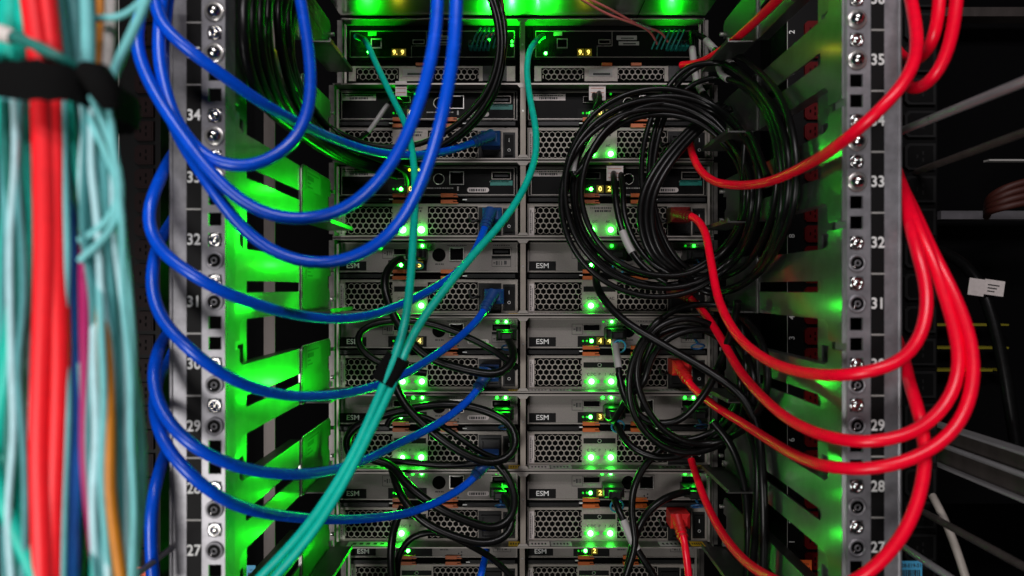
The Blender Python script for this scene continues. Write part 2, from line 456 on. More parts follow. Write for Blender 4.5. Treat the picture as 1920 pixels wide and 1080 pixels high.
def port(b, c, px0, px1, py0, py1, t=.0008, rim='bright_steel'):
    x0, x1, z0, z1 = c.x(px0), c.x(px1), c.z(py1), c.z(py0)
    b.frame(x0, x1, c.Y - .0022, c.Y, z0, z1, t, rim); b.box(x0 + t, x1 - t, c.Y - .0006, c.Y, z0 + t, z1 - t, 'void')  # flat black face stands in for the shaded port recess

def lines(b, c, px0, px1, py0, py1, n, Y, m='print_dark', seed=0):
    rnd = random.Random(seed + int(px0) * 7 + int(py0)); h = (py1 - py0) / (n * 2 - 1)
    for i in range(n):
        y = py0 + i * 2 * h; x = px0
        while x < px1 - 1:
            wd = rnd.uniform(1, 4); e = min(px1, x + wd)
            b.box(c.x(x), c.x(e), Y - .0002, Y, c.z(y + h), c.z(y), m); x = e + rnd.uniform(.6, 1.6)

def pill(parent, c, px0, px1, py0, py1, name='sticker', m='sticker'):
    b = MB(); x0, x1, z0, z1 = c.x(px0), c.x(px1), c.z(py1), c.z(py0); rr = (z1 - z0) / 2; zc = (z0 + z1) / 2; poly = []
    for i in range(9):
        a = -math.pi / 2 + math.pi * i / 8; poly.append((x1 - rr + rr * math.cos(a), zc + rr * math.sin(a)))
    for i in range(9):
        a = math.pi / 2 + math.pi * i / 8; poly.append((x0 + rr + rr * math.cos(a), zc + rr * math.sin(a)))
    b.prism(poly, 'y', c.Y - .0005, c.Y - .0001, m)
    lines(b, c, px0 + 4, px1 - 4, (py0 + py1) / 2 - 2, (py0 + py1) / 2 + 2.6, 1, c.Y - .0005)
    b.build(name, parent)

def controller(shelf, c, kind, leds, digits='', top_leds=(), end_leds=(), sas=False, end_sas=False, sticker=False, serial=False, tag_paper=None):
    """upper half of a cell: the controller or ESM canister"""
    Y = c.Y; b = MB(); dark = kind == 'black'
    fm = 'panel_black' if dark else 'panel_grey'
    x0, x1, z0, z1 = c.x(634), c.x(971), c.z(511), c.z(454)
    b.box(x0, x1, Y, Y + .10, z0, z1, fm)
    b.frame(x0 + .0006, x1 - .0006, Y - .0012, Y, z0 + .0006, z1 - .0006, .0011, 'panel_edge' if not dark else 'chassis')
    if dark: b.frame(x0 + .004, x1 - .004, Y - .0008, Y, z0 + .002, z1 - .002, .0007, 'panel_edge')
    face = b
    # printed marks belong to the face itself
    pm = 'print_dark' if not dark else 'sticker_grey'; e = Y - .0002
    def mark(px0, px1, py0, py1): b.box(c.x(px0), c.x(px1), e, Y - .0001 + .0001, c.z(py1), c.z(py0), pm)
    if not dark:
        for (qa, qb, ra, rb) in ((717, 738, 465, 485), (922, 958, 486, 500)):
            b.frame(c.x(qa), c.x(qb), e, Y, c.z(rb), c.z(ra), .0005, pm)
        mark(720, 724, 474, 476); mark(725, 728, 471, 479); mark(730, 731.5, 471, 479); mark(733, 734.5, 471, 479)
        mark(925, 929, 492, 494); mark(930, 933, 489.5, 497); mark(935, 936.5, 489.5, 497); mark(940, 941.5, 489.5, 497); mark(945, 950, 489, 496)
        b.box(c.x(922), c.x(958), e, Y, c.z(485), c.z(480), 'label_black')
        for qx, qy in ((853, 503), (859, 500), (859, 506)): b.cyl((c.x(qx), Y, c.z(qy)), (0, -1, 0), .0011, .0002, pm, 8)
        mark(770, 782, 493, 495); lines(b, c, 838, 875, 459, 461, 1, Y); lines(b, c, 925, 956, 459, 461, 1, Y)
        lines(b, c, 816, 832, 494, 496.5, 1, Y)
    else:
        lines(b, c, 800, 850, 494, 496, 1, Y, pm); lines(b, c, 918, 955, 482, 484, 1, Y, pm); mark(857, 860, 492, 500)
        b.box(c.x(919), c.x(961), e, Y, c.z(490), c.z(481), 'teal_deep')
    p = face.build('controller_panel', shelf)
    # ports
    b = MB(); port(b, c, 843, 870, 464, 489, .0008); b.box(c.x(849), c.x(864), Y - .0024, Y - .0005, c.z(466.5), c.z(464.5), 'bright_steel'); b.build('network_port', p)
    b = MB(); port(b, c, 738, 770, 466, 478, .0005, 'panel_edge' if not dark else 'chassis'); b.build('data_port', p)
    b = MB(); port(b, c, 922, 958, 465, 479, .0007, 'panel_edge'); b.box(c.x(927), c.x(953), Y - .0012, Y - .0008, c.z(474), c.z(470), 'plastic')
    b.build('data_port', p)
    b = MB(); cx, cz = c.x(823), c.z(478)
    if dark: b.ring((cx, Y, cz), (0, -1, 0), .0058, .0066, .0012, 'bright_steel', 24); b.cyl((cx, Y, cz), (0, -1, 0), .0056, .0004, 'void', 20)
    else: b.cyl((cx, Y, cz), (0, -1, 0), .0078, .0007, 'void', 24)
    b.build('round_socket', p)
    if not dark:
        b = MB(); b.box(c.x(637), c.x(687), Y - .0006, Y - .0001, c.z(507), c.z(490), 'label_black')
        b.text('ESM', (c.x(662), Y - .0008, c.z(502.5)), .0082, 'print_white', sx=1.1); b.build('name_plate', p)
    if serial:
        b = MB(); b.box(c.x(642), c.x(705), Y - .0006, Y - .0001, c.z(473), c.z(461), 'sticker'); lines(b, c, 646, 700, 463, 465, 1, Y - .0006)
        lines(b, c, 656, 690, 467, 471, 1, Y - .0006); b.build('serial_sticker', p)
    if sticker: pill(p, c, 876, 917, 494, 503)
    # lower left indicator window
    b = MB(); b.box(c.x(728), c.x(800), Y - .0005, Y - .0001, c.z(509), c.z(488), 'label_black'); b.build('indicator_window', p)
    for px, kd, wt in leds: led(p, c.x(px), c.z(497), Y - .0005, kd, .0021 if kd != 'led_dim' else .0012, wt)
    if digits:
        for i, ch in enumerate(digits):
            if ch == ' ': continue
            xx = c.x(770 + i * 17)
            b = MB(); b.box(xx - .0040, xx + .0040, Y - .0012, Y - .0005, c.z(503.5), c.z(490), 'display')
            b.text(ch, (xx, Y - .0015, c.z(500.8)), .0078, 'digit', sx=1.05); b.build('digit_display', p)
    for px, kd, wt in top_leds: led(p, c.x(px), c.z(461), Y, kd, .0017 if kd != 'led_dim' else .0013, wt)
    for px, kd, wt in end_leds: led(p, c.x(px), c.z(461), Y, kd, .0017 if kd != 'led_dim' else .0013, wt)
    # latch slot, its shade a black box, with orange release levers below
    b = MB(); b.box(x0, x1, Y + .004, Y + .02, c.z(523), c.z(511), 'void'); b.box(c.x(800), c.x(832), Y + .001, Y + .004, c.z(516), c.z(513.5), 'panel_edge')
    b.box(c.x(636), c.x(730), Y - .004, Y + .004, c.z(521), c.z(514), 'plastic'); b.box(c.x(872), c.x(966), Y - .004, Y + .004, c.z(521), c.z(514), 'plastic')
    b.box(c.x(868), c.x(876), Y - .0045, Y - .004, c.z(518.5), c.z(516.5), 'print_white'); b.box(c.x(729), c.x(737), Y - .002, Y + .004, c.z(517), c.z(515), 'print_white')
    b.build('latch_slot', shelf)
    for px in (752, 842):
        for py in (509, 521):
            b = MB(); f = .0035
            b.box(c.x(px - 15), c.x(px + 8), Y - f, Y + .004, c.z(py + 3.4), c.z(py - 3.4), 'orange')
            b.box(c.x(px + 8), c.x(px + 17), Y - f + .0006, Y + .004, c.z(py + 3.2), c.z(py + .8), 'orange'); b.box(c.x(px + 8), c.x(px + 15), Y - f + .0006, Y + .004, c.z(py - 1.2), c.z(py - 3.2), 'orange')
            b.build('release_lever', shelf)
    return p

def supply(shelf, c, style, leds, dims=(), switch=True, switch_frame=False):
    """lower half of a cell: the power supply with its honeycomb vents"""
    Y = c.Y; b = MB(); x0, x1, z0, z1 = c.x(634), c.x(971), c.z(588), c.z(524)
    g = 'grille'; t = .0016
    ax0, ax1, bx0, bx1 = c.x(647), c.x(736), c.x(802), c.x(896); hz0, hz1 = c.z(583), c.z(529)
    b.box(x0, ax0, Y, Y + t, z0, z1, g); b.box(ax1, bx0, Y, Y + t, z0, z1, g); b.box(bx1, x1, Y, Y + t, z0, z1, g)
    for qa, qb in ((ax0, ax1), (bx0, bx1)):
        b.box(qa, qb, Y, Y + t, hz1, z1, g); b.box(qa, qb, Y, Y + t, z0, hz0, g)
        b.hexes(qa, qb, hz0, hz1, Y + .0003, .0016, g)
    b.frame(x0 + .0004, x1 - .0004, Y - .0009, Y, z0 + .0004, z1 - .0004, .0008, 'panel_edge')
    # centre plate
    if style == 'dark':
        b.box(c.x(739), c.x(799), Y - .0003, Y, c.z(547), c.z(537), 'label_black'); b.ring((c.x(769), Y - .0003, c.z(542)), (0, -1, 0), .0018, .0023, .0002, 'sticker_grey', 14)
        for s_, px in (('C', 748), ('DC', 757.5), ('P', 769), ('!', 780), ('AC', 792)): b.text(s_, (c.x(px), Y - .0003, c.z(562)), .0046, 'print_dark')
    else:
        lines(b, c, 752, 792, 531, 533.5, 1, Y); lines(b, c, 760, 790, 536, 540, 1, Y)
        b.text('DC', (c.x(760), Y - .0003, c.z(560)), .0040, 'print_dark'); b.text('AC', (c.x(785), Y - .0003, c.z(560)), .0040, 'print_dark')
    p = b.build('power_supply', shelf)
    b = MB(); b.box(x0, x1, Y + .014, Y + .10, z0, z1, 'void'); b.build('vent_interior', p)  # black box in place of the shade behind the vents
    # side barcode
    b = MB(); e = Y - .0004; b.box(c.x(637), c.x(646), e, Y - .0001, c.z(584), c.z(532), 'sticker')
    rnd = random.Random(c.r * 3 + c.right); y = 536
    while y < 580:
        h = rnd.uniform(.8, 2.4); b.box(c.x(639), c.x(641.3), e - .0002, e, c.z(y + h), c.z(y), 'print_dark'); y += h + rnd.uniform(.6, 1.8)
    b.box(c.x(643), c.x(644), e - .0002, e, c.z(575), c.z(540), 'print_dark'); b.build('barcode_label', p)
    for px, kd, rr, wt in leds: led(p, c.x(px), c.z(573), Y, kd, rr, wt)
    for px in dims: led(p, c.x(px), c.z(573), Y, 'led_dim', .0019)
    # inlet and switch
    b = MB(); b.box(c.x(897), c.x(940), Y - .0012, Y + .012, c.z(586), c.z(531), 'plastic'); b.frame(c.x(902), c.x(937), Y - .004, Y - .0012, c.z(580), c.z(538), .0018, 'plastic')
    b.build('power_inlet', p)
    b = MB(); b.box(c.x(943), c.x(966), Y - .0010, Y, c.z(582), c.z(533), 'plastic'); b.prism([(c.x(946), c.z(577)), (c.x(963), c.z(577)), (c.x(963), c.z(538)), (c.x(946), c.z(538))], 'y', Y - .0035, Y - .0010, 'label_black')
    b.box(c.x(954), c.x(955), Y - .0038, Y - .0036, c.z(552), c.z(545), 'print_white'); b.ring((c.x(954.5), Y - .0036, c.z(567)), (0, -1, 0), .0013, .0018, .0002, 'print_white', 12)
    b.build('switch', p)
    # black wire clip reaching over the vent
    b = MB(); b.tube(spline([(c.x(899), Y - .002, c.z(557)), (c.x(893), Y - .006, c.z(556)), (c.x(885), Y - .006, c.z(560)), (c.x(880), Y - .003, c.z(545))], .002), .0016, 'plastic', 6)
    b.build('cord_clip', p)
    return p

def chassis(r, dy, label, stickers=True):
    T = row_top(r); Bz = T - U2 + .0012; Y = YF + dy; YPn = YP + dy
    o = thing('storage_shelf', label, 'storage shelf', (.0125, Y, Bz), 'storage shelves stacked in the rack')
    b = MB(); xa, xb = -.2052, .2310; m = 'chassis'; t = .0016
    b.box(xa, xb, Y, YPn + .16, T - t, T, m); b.box(xa, xb, Y, YPn + .16, Bz, Bz + t, m)
    b.box(xa, xa + t, Y + .001, YPn + .16, Bz + t, T - t, m); b.box(xb - t, xb, Y + .001, YPn + .16, Bz + t, T - t, m)
    b.box(xa + t, xb - t, YPn + .001, YPn + .003, Bz + t, T - t, 'void')   # black sheet standing in for shade in the modules' gaps
    # bright rolled rims
    b.box(xa + .010, xb - .010, Y - .0011, Y, T - .0021, T - .0004, 'panel_edge'); b.box(xa + .010, xb - .010, Y - .0011, Y, Bz + .0002, Bz + .0016, 'panel_edge')
    b.build('chassis', o)
    b = MB()
    b.box(.0096, .0156, Y - .0006, YPn + .0005, Bz + .004, T - .004, 'divider'); b.cyl((.0126, Y - .0004, (T + Bz) / 2 + .012), (0, -1, 0), .0012, .0006, 'bright_steel', 8)
    for zz, sg in ((T - .004, 1), (Bz + .004, -1)):        # the notched ends of the divider
        b.prism([(.0060, zz + sg * .0018), (.0086, zz - sg * .0014), (.0166, zz - sg * .0014), (.0192, zz + sg * .0018)], 'y', Y - .0013, Y - .0008, 'panel_edge')
    b.build('centre_divider', o)
    for s, x in ((-1, xa), (1, xb)):                       # mounting ears
        b = MB()
        b.box(x - s * .0005 - .0002, x + s * .0045, Y + .001, Y + .003, Bz + .004, T - .002, m)
        b.box(x - s * .0035, x - s * .0060, Y + .004, Y + .006, Bz + .006, T - .006, 'panel_edge')
        b.build('mounting_ear', o)
    if stickers:                                          # stickers lying on the sill
        for xx, wd, mm in ((.236 - .018 - .222, .018, 'sticker_yellow'), (.0195, .024, 'sticker'), (.045, .024, 'sticker_grey'), (.206, .016, 'sticker_yellow'), (-.19, .05, 'sticker_grey'), (.17, .03, 'sticker_grey')):
            b = MB(); b.box(xx, xx + wd, Y + .002, YPn - .003, Bz + t, Bz + t + .0003, mm)
            for i in range(5): b.box(xx + wd * (.12 + .16 * i), xx + wd * (.2 + .16 * i), Y + .006, YPn - .008, Bz + t + .0003, Bz + t + .0005, 'print_dark')
            b.build('sill_sticker', o)
    return o

W = .17
hot = 'led_hot'
SH = {
 1: 'upper one of the two black faced storage shelves, behind the hanging black coil',
 2: 'black faced storage shelf directly above the grey ESM shelves, digits 02 on its right',
 3: 'grey ESM storage shelf, highest of the grey ones, partly behind the large black coil',
 4: 'grey ESM storage shelf showing digits 44, behind the strapped teal cables',
 5: 'third grey ESM storage shelf from the top, showing digit 3',
 6: 'grey ESM storage shelf, fourth grey one, with black cables looped low across it',
 7: 'recessed grey ESM storage shelf cut off at the bottom edge'}
for r in range(1, 8):
    dy = 0 if r < 7 else .055
    o = chassis(r, dy, SH[r], stickers=r >= 3)
    L, Rr = Cell(r, 0, dy), Cell(r, 1, dy)
    kind = 'black' if r < 3 else 'grey'
    dim3 = [(738, 'led_dim', 0), (745, 'led_dim', 0)]
    big = .0033
    if r == 1:
        controller(o, L, kind, dim3 + [(752, 'led_dim', 0)], '0', serial=True, sticker=True, top_leds=[(757, hot, W * .8), (778, 'led_dim', 0)])
        controller(o, Rr, kind, dim3 + [(752, 'led_mid', W * .2)], '0.', serial=True, sticker=True, top_leds=[(790, 'led_dim', 0)])
        supply(o, L, 'light', []); supply(o, Rr, 'light', [(756, hot, big, W), (790, hot, big, W)])
    elif r == 2:
        controller(o, L, kind, dim3 + [(752, hot, W * .6)], '0 ', serial=True, sticker=True, top_leds=[(768, 'led_yellow', 0), (786, 'led_yellow', 0)])
        controller(o, Rr, kind, dim3 + [(753, hot, W * .6)], '02', serial=True, sticker=True, top_leds=[(789, 'led_yellow', 0)])
        supply(o, L, 'light', [(755, hot, .0042, W * 1.5), (790, hot, .0042, W * 1.5)]); supply(o, Rr, 'light', [(755, hot, big, W), (790, hot, big, W)])
    elif r == 3:
        controller(o, L, kind, dim3 + [(752, hot, W * .8)], ' 5', top_leds=[(792, hot, W * .3)])
        controller(o, Rr, kind, dim3 + [(753, hot, W * .8)], '', top_leds=[(792, 'led_mid', 0)], end_leds=[(930, 'led_dim', 0), (946, 'led_mid', 0)])
        supply(o, L, 'dark', [(790, hot, big, W * 1.3)], (742, 767)); supply(o, Rr, 'dark', [(753, hot, big, W)], (742, 766, 778))
    elif r == 4:
        controller(o, L, kind, dim3 + [(752, hot, W * .5)], ' 4', top_leds=[], end_leds=[(933, 'led_mid', 0), (949, hot, W * .3)], sticker=True)
        controller(o, Rr, kind, dim3 + [(754, hot, W * .8)], '44', top_leds=[(776, 'led_dim', 0), (792, hot, W * .3)], sticker=False)
        supply(o, L, 'dark', [(755, hot, big, W * 1.2), (791, hot, big, W * 1.2)], (742, 767, 779)); supply(o, Rr, 'dark', [(754, hot, big, W), (791, hot, big, W)], (742, 767, 779))
    elif r == 5:
        controller(o, L, kind, dim3 + [(752, hot, W * .5)], '', top_leds=[(775, 'led_mid', 0), (792, hot, W * .3)], end_leds=[(932, 'led_mid', 0), (948, hot, W * .3)], sticker=True)
        controller(o, Rr, kind, dim3 + [(752, hot, W * .8)], '3 ', top_leds=[(775, 'led_mid', 0), (791, hot, W * .3)], end_leds=[(929, 'led_mid', 0), (945, hot, 0)])
        supply(o, L, 'dark', [(755, hot, .0026, W), (790, hot, big, W)], (767, 779)); supply(o, Rr, 'dark', [(753, hot, big, W), (790, hot, big, W)], (742, 767, 779))
    elif r == 6:
        controller(o, L, kind, dim3 + [(745, 'led_mid', W * .4)], '', top_leds=[(774, 'led_mid', 0), (791, hot, W * .3)], end_leds=[(930, 'led_dim', 0), (946, hot, W * .3)], sticker=True)
        controller(o, Rr, kind, dim3 + [(752, hot, W * .8)], '2 ', top_leds=[(774, 'led_mid', 0), (790, hot, W * .3)], end_leds=[(929, 'led_mid', 0), (945, hot, 0)])
        supply(o, L, 'dark', [(753, hot, big, W)], (742, 766)); supply(o, Rr, 'dark', [(752, hot, big, W), (789, hot, big, W)], (742, 766, 778))
    else:
        controller(o, L, kind, dim3 + [(752, hot, W * .7)], '')
        controller(o, Rr, kind, dim3 + [(752, hot, W * .7)], '2 ')
        supply(o, L, 'dark', [(753, hot, big, W)]); supply(o, Rr, 'dark', [(753, hot, big, W)])

# ---- top controller shelf (two displays reading 9.9) and the unit above it
def top_shelf():
    dy = .037; r = 0; T = row_top(0); Y = YF + dy; Yq = YP + dy; k = Yq / F
    o = chassis(0, dy, 'black controller shelf at the top with two yellow displays reading 99', stickers=False)
    X = lambda px: (px - 960) * k; Z = lambda py: (540 - py) * k
    for right in (0, 1):
        off = 348 if right else 0
        x = lambda px: X(px + off)
        b = MB(); b.box(x(652), x(967), Yq, Yq + .1, Z(112), Z(50), 'panel_black'); b.frame(x(656), x(965), Yq - .001, Yq, Z(108), Z(58), .0008, 'panel_edge')
        b.box(x(771), x(772), Yq - .0009, Yq, Z(107), Z(86), 'panel_edge'); b.box(x(771.5), x(800), Yq - .0009, Yq, Z(87), Z(86), 'panel_edge'); b.box(x(799), x(800), Yq - .0009, Yq, Z(86), Z(59), 'panel_edge')
        p = b.build('controller_panel', o)
        b = MB(); b.frame(x(696), x(716), Yq - .002, Yq, Z(91), Z(73), .001, 'bright_steel'); b.box(x(697.6), x(714.4), Yq - .0006, Yq, Z(90), Z(75), 'void'); b.build('network_port', p)
        b = MB(); b.frame(x(774), x(796), Yq - .002, Yq, Z(83), Z(75), .0006, 'panel_edge'); b.box(x(775), x(795), Yq - .0006, Yq, Z(82), Z(76), 'void'); b.build('data_port', p)
        b = MB(); b.box(x(690), x(706), Yq - .0006, Yq, Z(67), Z(60), 'sticker_grey'); b.build('sticker', p)
        for xx in (808, 812):
            b = MB(); b.box(x(xx), x(xx + 38), Yq - .0006, Yq, Z(75 if xx == 808 else 85), Z(67 if xx == 808 else 78), 'sticker_grey'); b.box(x(xx + 8), x(xx + 32), Yq - .0008, Yq - .0006, Z(73 if xx == 808 else 83.5), Z(71 if xx == 808 else 81), 'print_dark'); b.build('sticker', p)
        for i in range(2):
            xx = x(741 + i * 14)
            b = MB(); b.box(xx - .0040, xx + .0040, Yq - .0012, Yq, Z(105), Z(92), 'display'); b.text('9.' if i == 0 else '9', (xx, Yq - .0015, Z(103)), .0082, 'digit', sx=1.05); b.build('digit_display', p)
        led_lamp((x(748), Yq - .008, Z(96)), .006, (.9, .75, .02))
        led(p, x(675 if right else 691), Z(100 if right else 97), Yq, 'led_hot', .0017, W, full=2.2, aim=(0, -.5, 1))
        for i in range(5):                               # row of plugged fibre connectors near the right end
            b = MB(); xx = x(883 + i * 8 + (20 if right else 0)); b.box(xx - .0019, xx + .0019, Yq - .016, Yq, Z(96), Z(84), 'teal_deep'); b.box(xx - .0014, xx + .0014, Yq - .024, Yq - .0162, Z(93), Z(88), 'plastic'); b.build('fibre_plug', p)
        for px, py in ((917, 75), (917, 84), (960, 78), (960, 85)) if not right else ((906, 86), (910, 84), (662, 78)):
            led(p, x(px), Z(py), Yq, 'led_mid', .0016, W, full=1.5, aim=(0, -.5, 1))
        b = MB(); Yh = Yq; z0, z1 = Z(152), Z(124)
        ga0, ga1, gb0, gb1 = x(667), x(748), x(810), x(898)
        for qa, qb in ((x(654), ga0), (ga1, gb0), (gb1, x(905))): b.box(qa, qb, Yh, Yh + .0016, z0, z1, 'grille')
        for qa, qb in ((ga0, ga1), (gb0, gb1)): b.hexes(qa, qb, z0, z1 - .0015, Yh + .0003, .0016, 'grille', .0071); b.box(qa, qb, Yh, Yh + .0016, z1 - .0022, z1, 'grille')
        b.box(x(756), x(800), Yh - .0004, Yh, Z(143), Z(130), 'sticker_grey'); b.box(x(764), x(796), Yh - .0006, Yh - .0004, Z(141), Z(137), 'print_dark')
        b.box(x(905), x(950), Yh - .001, Yh + .01, z0, z1, 'plastic'); b.box(x(950), x(966), Yh, Yh + .002, z0, z1, 'grille')
        p2 = b.build('power_supply', o)
        for px in (790, 845):
            b = MB(); b.box(x(px - 10), x(px + 9), Yq - .003, Yq, Z(124), Z(119), 'orange'); b.build('release_lever', o)
top_shelf()
up = thing('overhead_chassis', 'shiny steel underside of the unit above the topmost shelf', 'chassis', (.0125, .70, .327))
b = MB(); b.box(-.205, .231, .705, 1.0, .3275, .40, 'chassis'); b.build('chassis', up)
b = MB(); b.box(-.205, .231, .7050, .838, .3255, .3274, 'under_steel'); b.box(.15, .1506, .71, .83, .3251, .3255, 'void'); b.build('bottom_plate', up)

# ================================================================== POWER STRIPS AND OUTER BARS
def power_strip(label, x, Y, z0, z1, wd, red, pitch, first, nums=None, numside=-1):
    o = thing('power_strip', label, 'power strip', (x, Y, z0), 'vertical power strips')
    rm = 'pdu_red' if x > 0 else 'pdu_red_shaded'
    b = MB(); b.box(x - wd, x + wd, Y, Y + .045, z0, z1, 'pdu_black')
    b.box(x - wd, x - wd + .0006, Y - .0005, Y, z0, z1, 'pdu_line' if not red else 'sticker_grey'); b.build('housing', o)
    n = 0; z = first
    while z > z0 + .02:
        b = MB(); cx = x + (wd * .28 if red else 0); hw, hh = (.0085, .0088) if red else (.0135, .0115)
        poly = [(cx - hw, z - hh + .003), (cx - hw + .003, z - hh), (cx + hw, z - hh), (cx + hw, z + hh), (cx - hw + .003, z + hh), (cx - hw, z + hh - .003)]
        b.prism(poly, 'y', Y - .003, Y, rm if red else 'pdu_line')
        q = [(cx + (a - cx) * .82, z + (e - z) * .82) for a, e in poly]; b.prism(q, 'y', Y - .0033, Y - .003, rm if red else 'pdu_black')
        for dx, dz in ((-.003, 0), (.002, .003), (.002, -.003)): b.box(cx + dx - .0007, cx + dx + .0007, Y - .0036, Y - .0033, z + dz - .0016, z + dz + .0016, 'void' if red else 'pdu_line')
        if nums: b.text(str(nums(n)), (x - wd * .62, Y - .0004, z - .002), .0085, 'print_white', rot=Matrix.Rotation(-math.pi / 2, 3, 'Y'))
        b.build('outlet', o); n += 1; z -= pitch
    return o
power_strip('black power strip with red outlets and white numbers behind the dim rails', P(1512, 0, .72).x, .72, -.5, .5, .0205, True, .0215, P(0, 62, .72).z + .003, lambda n: [2, 1, 8, 7, 6, 5, 4, 3][n % 8])
power_strip('black power strip with red outlets darkened as in shade behind the blue cable loops', P(262, 0, .62).x, .62, -.45, .45, .019, True, .0215, .40)
power_strip('black power strip with black outlets just outside the red cables', P(1722, 0, .60).x, .60, -.45, .45, .0165, False, .0285, .40)

def bar(name, label, a, bb, hw, hz, m, cat='bar', group=None, round_=False):
    a, bb = Vector(a), Vector(bb); b = MB()
    if round_: b.tube([a, a.lerp(bb, .5), bb], hw, m, 12)
    else:
        d = (bb - a).normalized(); sx = Vector((d.y, -d.x, 0)).normalized() * hw; up_ = Vector((0, 0, hz)); vs = []
        for p in (a, bb): vs += [p - sx - up_, p + sx - up_, p + sx + up_, p - sx + up_]
        b.add(vs, [(0, 1, 2, 3), (7, 6, 5, 4), (0, 4, 5, 1), (1, 5, 6, 2), (2, 6, 7, 3), (3, 7, 4, 0)], m)
    return tag(b.build(name), label, cat, group)
bar('support_rod', 'grey steel rod running back from the zinc post, upper right', (.325, .38, .131), (.325, .575, .131), .0034, 0, 'lip_metal', 'rod', 'rods outside the right post', True)
bar('support_rod', 'thin dark rod with green glint under the upper grey rod', (.355, .38, .112), (.355, .62, .101), .0030, 0, 'far_metal', 'rod', 'rods outside the right post', True)
bar('support_rod', 'dull thin rod below the thick channel, right of the lowest red cable', (.36, .40, -.196), (.36, .66, -.196), .0030, 0, 'far_metal', 'rod', 'rods outside the right post', True)
bar('support_rod', 'shiny rod lowest at the right, above the blue barcode label', (.325, .40, -.215), (.325, .62, -.215), .0028, 0, 'lip_metal', 'rod', 'rods outside the right post', True)
bar('support_rod', 'short grey rod in front of the zinc post beside the blue cables', (-.245, .435, -.187), (-.245, .505, -.187), .0022, 0, 'bar_metal', 'rod', None, True)
o = thing('steel_channel', 'wide folded steel channel crossing behind the red loops, lower right', 'channel', (.40, .42, -.19))
b = MB(); b.box(.4020, .4032, .38, .82, -.164, -.130, 'far_metal'); b.build('web', o)  # web dark and lips pale, the channel's highlights put into their colours
for za, zb in ((-.1298, -.1275), (-.1665, -.1642)):
    b = MB(); b.box(.3960, .4090, .38, .82, za, zb, 'lip_metal'); b.build('lip', o)
b = MB(); b.tube([(.3992, .38, -.146), (.3992, .60, -.146), (.3992, .82, -.146)], .0024, 'lip_metal', 10); b.build('guide', o)
o = thing('neighbour_shelf', 'black shelf frame with thin yellow edges in the dark beyond the right post', 'shelf', (.62, .92, -.2))
b = MB(); b.box(.54, .92, .95, .96, -.30, .45, 'cabinet'); b.build('back_plate', o)
for py, hh, m in ((33, .006, 'far_metal'), (406, .0055, 'bar_metal')):
    b = MB(); x0 = P(1747, 0, .92).x; z = P(0, py, .92).z; b.box(x0, x0 + .3, .90, .925, z - hh, z + hh, m)
    b.build('cross_bar', o)
b = MB(); x0 = P(1855, 0, .80).x; z = P(0, 300, .80).z; b.box(x0, x0 + .12, .80, .81, z - .0010, z + .0010, 'sticker_grey'); b.build('edge_trim', o)
for py in (609, 652, 694):
    b = MB(); x0 = P(1745, 0, .92).x; z = P(0, py, .92).z; b.box(x0, x0 + .082, .918, .935, z - .0016, z + .0016, 'yellow_edge'); b.box(x0 + .088, x0 + .104, .918, .935, z - .0012, z + .0012, 'yellow_edge'); b.build('yellow_edge', o)

# barcode labels hanging at the bottom
def asset_label(label, px0, px1, py0, Y, m, txt):
    b = MB(); a = P(px0, py0, Y); c = P(px1, py0 + 60, Y); b.box(a.x, c.x, Y, Y + .0006, c.z, a.z, m)
    b.text(txt, ((a.x + c.x) / 2, Y - .0003, a.z - .0052), .0045 * (px1 - px0) / 45, 'print_dark', sx=.95)
    rnd = random.Random(px0); x = a.x + .0015
    while x < c.x - .0018:
        wd = rnd.uniform(.0004, .0014); b.box(x, min(x + wd, c.x - .001), Y - .0003, Y, c.z + .002, a.z - .0075, 'print_dark'); x += wd + rnd.uniform(.0004, .001)
    return tag(b.build('asset_label'), label, 'label', 'barcode labels')
asset_label('light blue barcode label under the zinc post at the right', 1684, 1729, 1052, .585, 'tag_blue', 'P128-E19-S14')
asset_label('orange barcode label between the lowest rail and the zinc post', 1490, 1522, 1050, .70, 'tag_orange', 'P-26-E15')
asset_label('narrow blue barcode label behind the lowest bright green rail', 462, 479, 1060, .69, 'tag_blue', '16-E')
asset_label('red barcode label below the power strip at the left', 254, 273, 1063, .60, 'tag_orange', 'E15')

# ================================================================== CABLES
def inside(px, py, y):                       # keep a cable on the equipment side of the rails on either hand
    if 1340 < px < 1588: y = min(y, .231 * F / (px - 960))
    if 425 < px < 600: y = min(y, .197 * F / (960 - px))
    return P(px, py, y)
def px_path(pts): return [inside(*p) for p in pts]
def cable(name, label, pts, r, m, cat='cable', group=None, n=12, sleeves=(), plug=None, world=False):
    path = spline(pts if world else px_path(pts))
    b = MB(); b.tube(path, r, m, n)
    if not sleeves and not plug:
        return tag(b.build(name), label, cat, group)
    o = thing(name, label, cat, path[0], group); b.build('jacket', o)
    for s0, s1 in sleeves:
        i0 = int(s0 * (len(path) - 1)); i1 = max(i0 + 2, int(s1 * (len(path) - 1)))
        b = MB(); b.tube(path[i0:i1 + 1], r * 1.18, 'sleeve', n)
        mid = path[(i0 + i1) // 2]; b.build('marker_sleeve', o)
    if plug:
        plug(o, path)
    return o
mat('red_plug_shaded', (.10, .004, .004), .45)  # red plug colour darkened, shade painted onto the two upper plugs
def iec_plug(m):
    def f(o, path):
        p = path[0]; d = (path[min(4, len(path) - 1)] - p).normalized(); b = MB()
        x, z = p.x + .002, p.z
        b.bevel_box(x - .0105, x + .0115, .772, YP - .0012, z - .0085, z + .0085, .004, m)
        b.build('plug', o)
        b = MB(); b.tube([p - d * .006, p + d * .004, p + d * .012, p + d * .022], .0068, m, 12, lambda t: 1.05 - .3 * t)
        for i in range(3): b.tube([p + d * (.006 + i * .005), p + d * (.0085 + i * .005)], .0066, m, 12)
        b.build('strain_relief', o)
    return f
